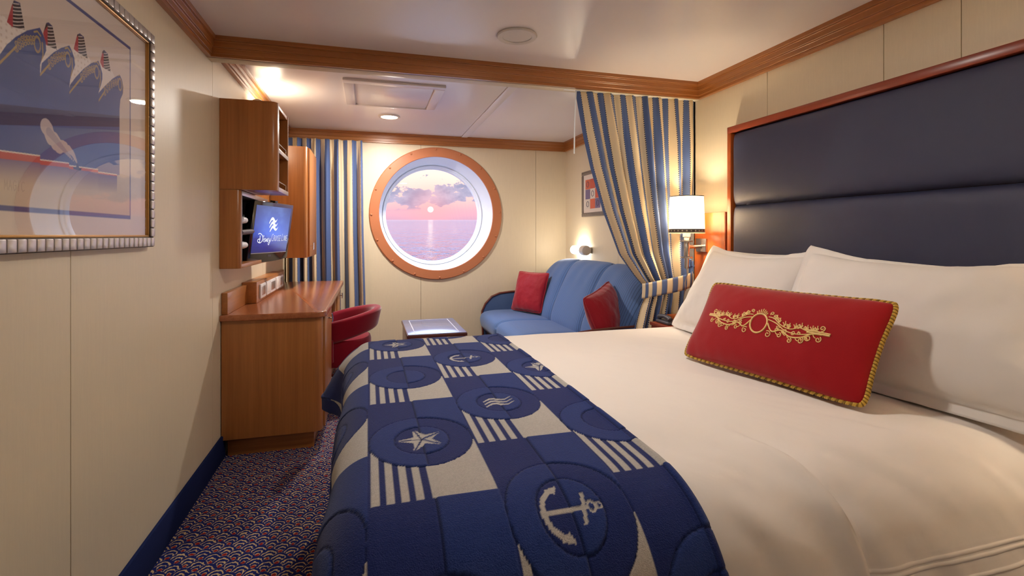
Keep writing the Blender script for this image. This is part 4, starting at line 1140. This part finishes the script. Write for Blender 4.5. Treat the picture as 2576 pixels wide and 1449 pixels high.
bedside_lamp(1.80, 2.562, 'lit bedside wall lamp with cream drum shade in front of the striped curtain')
bedside_lamp(1.80, .50, 'lit bedside wall lamp on the near side of the bed, out of view')
o = thing('lamp_panel', (1.975, .54, .3), 'cherry wood panel on the wall behind the near bedside lamp, out of view', 'panel')
box('board', 1.952, XR-.001, .40, .68, .30, 1.315, M['cherry_panel'], o, bev=0.003)
box('end_strip', 1.954, XR-.002, .396, .3995, .30, 1.313, M['cherry'], o, bev=0.001)

# ------------------------------------------------------------------ curtains
def curtain(name, label, rows, ydepth, amp, nf, mat, uvn=1.0, seed=0, zs=None, parent=None, nu=420, nv=120, tie=None):
    """rows: table of (z, xleft, xright); folds run down the cloth"""
    rows = sorted(rows, key=lambda r: -r[0]); zt = np.array([r[0] for r in rows])[::-1]
    xl_ = np.array([r[1] for r in rows])[::-1]; xr_ = np.array([r[2] for r in rows])[::-1]
    z = np.linspace(rows[0][0], rows[-1][0], nv); u = np.linspace(0, 1, nu)
    U_, Z_ = np.meshgrid(u, z, indexing='ij')
    xl2 = np.interp(Z_, zt, xl_); xr2 = np.interp(Z_, zt, xr_)
    vfr = (z[0]-Z_)/(z[0]-z[-1])
    wob = .9*np.sin(U_*7.3+seed)+.55*np.sin(U_*17.1+seed*2)+.20*np.sin(vfr*3+U_*9+seed)
    ph_ = 2*PI*nf*U_+wob
    wid = (xr2-xl2); a_ = amp*(0.35+.65*np.clip(vfr*7, 0, 1))*(1+.35*np.sin(U_*23+seed))
    if tie is not None: a_ = a_*(1-.35*np.exp(-((Z_-tie)/.07)**2))
    s_ = np.sin(ph_); Yd = ydepth+a_*np.sign(s_)*np.abs(s_)**.8+.006*np.sin(2*ph_+vfr*5)
    Xd = xl2+wid*(U_+.30/(2*PI*nf)*np.sin(ph_*1.0+1.2)*np.clip(vfr*8, 0.2, 1))
    P_ = np.stack([Xd, Yd, Z_], 2); uv = np.stack([U_*uvn, vfr], 2)
    return grid_obj(name, P_, mat, parent, uv=uv, thick=0.0025)
ct = thing('striped_curtain', (1.75, 2.75, .05), 'blue and cream striped dividing curtain tied back beside the bedside lamp', 'curtain')
curtain('cloth', '', [(2.034, 1.178, 1.992), (1.80, 1.228, 1.992), (1.588, 1.280, 1.988), (1.328, 1.362, 1.978), (1.064, 1.470, 1.955), (.93, 1.575, 1.938), (.87, 1.628, 1.93), (.80, 1.640, 1.915),
        (.72, 1.612, 1.905), (.62, 1.585, 1.905), (.35, 1.54, 1.91), (.06, 1.52, 1.92)], 2.750, .026, 7, M['curtain_near'], 1.0, 1.3, parent=ct, tie=.83)
# tie band round the gathered cloth
nu, nv = 60, 8; P_ = np.zeros((nu, nv, 3)); U_ = np.zeros((nu, nv, 2))
for i in range(nu):
    q = i/(nu-1); ang = PI*(1.0-q)
    x = 1.785-.168*math.cos(PI*q)+.0; y = 2.752-.075*math.sin(PI*q)**.5
    zc = .838+.065*q+.02*q*q
    if q > .9: y = 2.752-.075*math.sin(PI*.9)**.5*(1-(q-.9)*3)
    for j in range(nv):
        P_[i, j] = (x+.004*(j/(nv-1)-.5), y-.004*math.sin(PI*j/(nv-1)), zc+(j/(nv-1)-.5)*.092); U_[i, j] = (q, j/(nv-1))
grid_obj('tie_band', P_, M['tie'], ct, uv=U_, thick=0.004, flip=True)
hk = tube('tie_hook', [(2.0, 2.735, .985), (1.95, 2.715, .985), (1.925, 2.705, .990), (1.92, 2.70, 1.03)], .010, M['bluehook'], ct, 10)
box('hook_plate', 1.925, 1.951, 2.702, 2.722, .94, 1.02, M['bluehook'], ct, bev=0.004)
tube('pull_wand', [(1.176, 2.748, 2.034), (1.168, 2.748, 1.85), (1.165, 2.748, 1.662)], .0045, M['white'], ct, 8)
box('track', 1.10, 1.99, 2.742, 2.758, 2.0345, 2.0395, M['white'], ct, bev=0)

cf = thing('window_curtain', (-.4, 5.0, .1), 'navy and tan striped window curtain hanging beside the tall wall cabinet', 'curtain')
curtain('cloth', '', [(2.083, -.735, -.062), (1.2, -.735, -.052), (.6, -.735, -.035), (.14, -.735, -.03)], 5.012, .042, 7, M['curtain_far'], 1.0, 4.1, parent=cf, nu=360, nv=90)

# ------------------------------------------------------------------ small picture above the sofa
fp = thing('picture_frame', (2.05, 4.4, 1.36), 'small ornate framed print of coloured squares, half hidden by the striped curtain', 'picture')
fy0, fy1, fz0, fz1 = 4.14, 4.635, 1.362, 1.806; fx = XR2-.018
for nm, a in (('frame_side', (fy0, fy1, fz0, fz0+.038)), ('frame_side', (fy0, fy1, fz1-.038, fz1)), ('frame_side', (fy0, fy0+.038, fz0+.038, fz1-.038)), ('frame_side', (fy1-.038, fy1, fz0+.038, fz1-.038))):
    box(nm, fx, XR2-.0005, a[0], a[1], a[2], a[3], plain('carved_frame', lin(120, 108, 100), .5, bump=(70, .8, .01)), fp, bev=0.006)
box('mat_board', XR2-.010, XR2-.002, fy0+.036, fy1-.036, fz0+.036, fz1-.036, M['mat'], fp, bev=0)
sq = [lin(206, 104, 76), lin(120, 106, 140), lin(214, 204, 192), lin(196, 92, 70)]
for i in range(3):
    for j in range(3):
        yy = fy1-.085-.11*i; zz = fz1-.085-.096*j
        box('print_square', XR2-.0115, XR2-.0095, yy-.105, yy, zz-.093, zz, plain('print_sq', sq[(0, 1, 2, 3, 2, 0, 1, 3, 1)[(i*3+j)]], .7), fp, bev=0)
        if (i+j) % 2 == 0:
            V_, F_ = sweep_geo([(XR2-.0118, yy-.0525+.026*math.cos(2*PI*k/24), zz-.0465+.026*math.sin(2*PI*k/24)) for k in range(24)], .003, 5, True)
            obj('print_ring', V_, F_, plain('print_line', lin(96, 92, 110), .7), fp)
# ------------------------------------------------------------------ ship poster on the left wall
pf = thing('ship_poster', (XL, 1.53, 1.13), 'large framed poster of four dark blue ship bows behind glass', 'picture')
PY0, PY1, PZ0, PZ1 = .96, 2.040, 1.140, 1.880
FX = XL+.022
for a in ((PY0, PY1, PZ0, PZ0+.034), (PY0, PY1, PZ1-.034, PZ1), (PY0, PY0+.034, PZ0+.034, PZ1-.034), (PY1-.034, PY1, PZ0+.034, PZ1-.034)):
    box('frame_side', XL+.0005, FX, a[0], a[1], a[2], a[3], M['frame_dark'], pf, bev=0.003)
for a in ((PY0+.034, PY1-.034, PZ0+.034, PZ0+.041), (PY0+.034, PY1-.034, PZ1-.041, PZ1-.034), (PY0+.034, PY0+.041, PZ0+.041, PZ1-.041), (PY1-.041, PY1-.034, PZ0+.041, PZ1-.041)):
    box('gold_lip', XL+.002, FX-.002, a[0], a[1], a[2], a[3], M['gold'], pf, bev=0.002)
ty = tz = None
nT = 33; st_y = (PY1-PY0-.006)/nT
for i in range(nT):
    for z in (PZ0+.017, PZ1-.017):
        p = Vector((FX, PY0+.003+st_y*(i+.5), z))
        if ty is None: ty = box('frame_tile', FX-.003, FX+.004, p.y-st_y/2+.002, p.y+st_y/2-.002, p.z-.0145, p.z+.0145, M['silver'], pf, bev=0.002)
        else: copy_part(ty, pf, (ORG[ty.name].x, p.y, p.z))
nZ = 21; st_z = (PZ1-PZ0-.068)/nZ
for i in range(nZ):
    for y in (PY1-.017, PY0+.017):
        p = Vector((FX, y, PZ0+.034+st_z*(i+.5)))
        if tz is None: tz = box('frame_tile', FX-.003, FX+.004, p.y-.0145, p.y+.0145, p.z-st_z/2+.002, p.z+st_z/2-.002, M['silver'], pf, bev=0.002)
        else: copy_part(tz, pf, (ORG[tz.name].x, p.y, p.z))
# the print
GS = .00075                                            # painted finely, then averaged 2 x 2 so edges stay soft
y_ = PY0+.04+GS*np.arange(2*int((PY1-PY0-.08)/(2*GS))); z_ = PZ0+.04+GS*np.arange(2*int((PZ1-PZ0-.08)/(2*GS)))
Yg, Zg = np.meshgrid(y_, z_, indexing='ij')
C = np.ones(Yg.shape+(3,))*srgb((220, 206, 194))
def paint(mask, c, a=1.0):
    c = np.asarray(c)
    if np.isscalar(a): C[mask] = C[mask]*(1-a)+c*a
    else:
        al = np.asarray(a)[mask][:, None]; C[mask] = C[mask]*(1-al)+c*al
def window(y0, y1, z0, z1):
    return (slice(max(0, int((y0-y_[0])/GS)), max(0, int((y1-y_[0])/GS)+2)), slice(max(0, int((z0-z_[0])/GS)), max(0, int((z1-z_[0])/GS)+2)))
def pin(poly): return poly_in(Yg, Zg, poly)
B0, B1, BZ0, BZ1 = 1.112, 1.884, 1.243, 1.775
inside = (Yg > B0) & (Yg < B1) & (Zg > BZ0) & (Zg < BZ1)
paint(inside, srgb((212, 196, 184)))
paint((Yg > B0-.006) & (Yg < B1+.006) & (Zg > BZ0-.012) & (Zg < BZ1+.010) & ~inside, srgb((64, 72, 132)))
paint(inside & (Zg < 1.37), srgb((206, 188, 166)))
hulls = [
 [(1.112, 1.30), (1.16, 1.38), (1.22, 1.45), (1.288, 1.546), (1.315, 1.583), (1.344, 1.611), (1.382, 1.64), (1.427, 1.664), (1.439, 1.653), (1.449, 1.638), (1.451, 1.619), (1.442, 1.603), (1.431, 1.585), (1.428, 1.578), (1.428, 1.362), (1.112, 1.350)],
 [(1.428, 1.578), (1.452, 1.60), (1.481, 1.626), (1.511, 1.647), (1.547, 1.666), (1.558, 1.657), (1.569, 1.642), (1.573, 1.624), (1.563, 1.605), (1.551, 1.581), (1.547, 1.563), (1.546, 1.36), (1.428, 1.358)],
 [(1.547, 1.563), (1.576, 1.594), (1.615, 1.629), (1.653, 1.656), (1.69, 1.675), (1.701, 1.664), (1.712, 1.646), (1.712, 1.629), (1.705, 1.611), (1.692, 1.587), (1.689, 1.362), (1.546, 1.358)],
 [(1.69, 1.583), (1.728, 1.615), (1.771, 1.648), (1.816, 1.675), (1.831, 1.664), (1.842, 1.644), (1.839, 1.623), (1.821, 1.599), (1.816, 1.57), (1.816, 1.365), (1.689, 1.358)]]
fun = [[(1.316, 1.632), (1.332, 1.676), (1.338, 1.688), (1.358, 1.691), (1.374, 1.638), (1.332, 1.628)],
       [(1.439, 1.655), (1.451, 1.685), (1.460, 1.690), (1.476, 1.687), (1.494, 1.636), (1.451, 1.632)],
       [(1.566, 1.664), (1.583, 1.708), (1.595, 1.716), (1.615, 1.714), (1.633, 1.662), (1.580, 1.662)],
       [(1.700, 1.675), (1.713, 1.710), (1.722, 1.717), (1.744, 1.713), (1.761, 1.665), (1.712, 1.664)]]
sup = [[(1.16, 1.50), (1.20, 1.61), (1.288, 1.640), (1.376, 1.640), (1.44, 1.62), (1.43, 1.56), (1.25, 1.48)], [(1.420, 1.55), (1.44, 1.640), (1.50, 1.642), (1.56, 1.60), (1.545, 1.55)],
       [(1.545, 1.54), (1.565, 1.668), (1.640, 1.668), (1.70, 1.62), (1.69, 1.57)], [(1.69, 1.56), (1.702, 1.668), (1.770, 1.670), (1.82, 1.63), (1.81, 1.57)]]
def line(pts, wd, c, mask=None, a=1.0):
    ys_, zs_ = [p[0] for p in pts], [p[1] for p in pts]
    W_ = window(min(ys_)-wd, max(ys_)+wd, min(zs_)-wd, max(zs_)+wd); yy, zz = Yg[W_], Zg[W_]
    dm = np.full(yy.shape, 9.0)
    for p, q in zip(pts[:-1], pts[1:]):
        d_ = np.array(q)-np.array(p); l2 = (d_**2).sum()+1e-12
        t_ = np.clip(((yy-p[0])*d_[0]+(zz-p[1])*d_[1])/l2, 0, 1); dm = np.minimum(dm, np.hypot(yy-p[0]-t_*d_[0], zz-p[1]-t_*d_[1]))
    k = dm < wd/2
    if mask is not None: k &= mask[W_]
    V_ = C[W_]; V_[k] = V_[k]*(1-a)+np.asarray(c)*a
def blob(py, pz, r, c):
    W_ = window(py-2*r, py+2*r, pz-2*r, pz+2*r); k = np.hypot((Yg[W_]-py)/1.1, Zg[W_]-pz) < r; V_ = C[W_]; V_[k] = c
GOLD = srgb((176, 148, 92))
for i in (3, 2, 1, 0):
    s_ = pin(sup[i]) & inside
    paint(s_, srgb((226, 216, 208)))
    if i in (0, 2):
        paint(s_ & (np.mod(Yg, .016) < .006) & (np.mod(Zg, .014) < .005), srgb((206, 190, 180)))
    f_ = pin(fun[i]); x0 = min(p[0] for p in fun[i]); x1 = max(p[0] for p in fun[i]); zt = max(p[1] for p in fun[i]); zb = min(p[1] for p in fun[i])
    paint(f_, srgb((40, 26, 30)))
    cxm = x0+(x1-x0)*.32
    paint(f_ & (Yg < cxm+.0) & (Zg < zt-.012) & (Zg < zb+.010+1.3*(Yg-x0+.012)), srgb((172, 40, 52)))
    paint(f_ & (Zg > zt-.007), srgb((50, 48, 96)))
    arc = (zt-Zg)+ .9*np.abs(Yg-cxm)**1.25
    paint(f_ & (Yg > cxm) & (np.mod(arc-.010, .0078) < .0019) & (Zg < zt-.004), srgb((226, 212, 204)))
    hu = pin(hulls[i]) & inside
    # hull colour as printed: mid blue, a navy band, mid blue below
    zz = Zg
    t1 = np.clip((zz-(1.395+.30*(Yg-1.288)*.75))/.02, 0, 1)
    up_c = srgb((56, 78, 138)); lo_c = srgb((60, 68, 124)); nv_c = srgb((42, 42, 92))
    topn = np.clip((zz-1.60)/.05, 0, 1)[..., None]
    bandz = (zz < 1.452+.18*(Yg-1.288)) & (zz > 1.408+.20*(Yg-1.288))
    cc_ = up_c*(1-topn*.25)+srgb((48, 56, 112))*topn*.25
    cc_ = cc_*(1+.10*((i % 2)-.5)) + (srgb((40, 84, 156))*.35*np.clip((1.50-zz)/.06, 0, 1)[..., None])*(~bandz)[..., None]*.5
    C[hu] = cc_[hu]; paint(hu & bandz, nv_c, .92)
    paint(hu & (zz <= 1.408+.20*(Yg-1.288)), srgb((58, 82, 150)), .6)
    # bow gold work: rule, ring and scrolls
    bx, bz = ((1.422, 1.622), (1.544, 1.628), (1.685, 1.640), (1.823, 1.645))[i]
    l0, l1 = (((1.20, 1.44), (1.346, 1.591)), ((1.428, 1.554), (1.463, 1.590)), ((1.547, 1.545), (1.603, 1.600)), ((1.69, 1.56), (1.726, 1.598)))[i]
    line([l0, l1], .005, GOLD, hu)
    rr = np.hypot((Yg-bx+.004)/.013, (Zg-bz)/.020); paint(hu & (rr < 1.0) & (rr > .82), GOLD); paint(hu & (rr < .78) & (rr > .70), GOLD)
    for k in range(7):
        f = k/6; px_, pz_ = l1[0]+(bx-.018-l1[0])*f, l1[1]+(bz+.004-l1[1])*f+.006*math.sin(f*PI)
        for sg in (1, -1):
            sp = [(px_+.0065*(1-.7*q/10)*math.cos(q*.75*sg+f*4), pz_+sg*.006+.0065*(1-.7*q/10)*math.sin(q*.75*sg+f*4)) for q in range(11)]
            line(sp, .0022, GOLD, hu)
    line([(bx-.016, bz+.024), (bx-.004, bz+.030), (bx+.008, bz+.024)], .004, GOLD, hu); line([(bx+.014, bz+.01), (bx+.017, bz-.018), (bx+.010, bz-.04)], .004, GOLD, hu)
    # pale outline on the bow edge
# water line: white and red boot stripe stepping along the hulls, fading mist below
for (a, b, za, zb, r) in ((1.112, 1.428, 1.345, 1.367, .016), (1.428, 1.546, 1.358, 1.366, .011), (1.546, 1.689, 1.360, 1.368, .008), (1.689, 1.80, 1.361, 1.366, .004)):
    zl = za+(zb-za)*(Yg-a)/(b-a); k = (Yg >= a) & (Yg < b)
    paint(k & (Zg < zl) & (Zg > zl-.004), srgb((232, 216, 204))); paint(k & (Zg < zl-.003) & (Zg > zl-r-.003), srgb((192, 72, 72)))
    bl = np.clip((zl-r-Zg)/.055, 0, 1); paint(k & (Zg <= zl-r-.002) & (Zg > zl-r-.055), srgb((116, 98, 146)), 1-bl)
# steam plume and tug
rs = random.Random(3)
for f in np.linspace(0, 1, 30):
    py, pz = 1.455+.125*f, 1.437-.068*f-.012*math.sin(f*6)
    r = .017*(1-f)**.7+.003
    oy, oz = rs.uniform(-.008, .008)*(1-f), rs.uniform(-.008, .008)*(1-f)
    blob(py+oy, pz+oz, r, srgb((196, 182, 186)))
for f in np.linspace(0, 1, 16):
    py, pz = 1.462+.11*f, 1.428-.058*f; blob(py, pz, .010*(1-f)**.7+.001, srgb((168, 156, 172)))
paint(pin([(1.566, 1.352), (1.60, 1.352), (1.604, 1.358), (1.592, 1.359), (1.588, 1.368), (1.580, 1.368), (1.578, 1.359), (1.564, 1.358)]), srgb((44, 62, 118)))
paint(inside & (Zg < BZ0+.02), srgb((204, 186, 164)), .4)
# faint ship's name
GM = {'M': [[(0, 0), (.05, 1), (.5, .3), (.95, 1), (1, 0)]], 'A': [[(0, 0), (.5, 1), (1, 0)], [(.2, .4), (.8, .4)]], 'G': [[(1, .85), (.6, 1), (.1, .75), (.1, .25), (.5, 0), (1, .2), (1, .5), (.6, .5)]], 'I': [[(.5, 0), (.5, 1)]], 'C': [[(1, .85), (.6, 1), (.1, .75), (.1, .25), (.5, 0), (1, .15)]]}
xx = 1.308
for chh in 'MAGIC':
    for pts in GM[chh]: line([(xx+p[0]*.010, 1.277+p[1]*.022) for p in pts], .0022, srgb((186, 166, 150)))
    xx += .0135
half2 = lambda q: (q[::2, ::2]+q[1::2, ::2]+q[::2, 1::2]+q[1::2, 1::2])/4
C = half2(C); Yg = half2(Yg); Zg = half2(Zg)
Pp = np.stack([np.full(Yg.shape, XL+.0095), Yg, Zg], 2)
box('mat_board', XL+.002, XL+.009, PY0+.034, PY1-.034, PZ0+.034, PZ1-.034, M['mat'], pf, bev=0)
grid_obj('print', Pp, M['print'], pf, color=C)
box('glass', XL+.013, XL+.0155, PY0+.036, PY1-.036, PZ0+.036, PZ1-.036, M['picglass'], pf, bev=0)
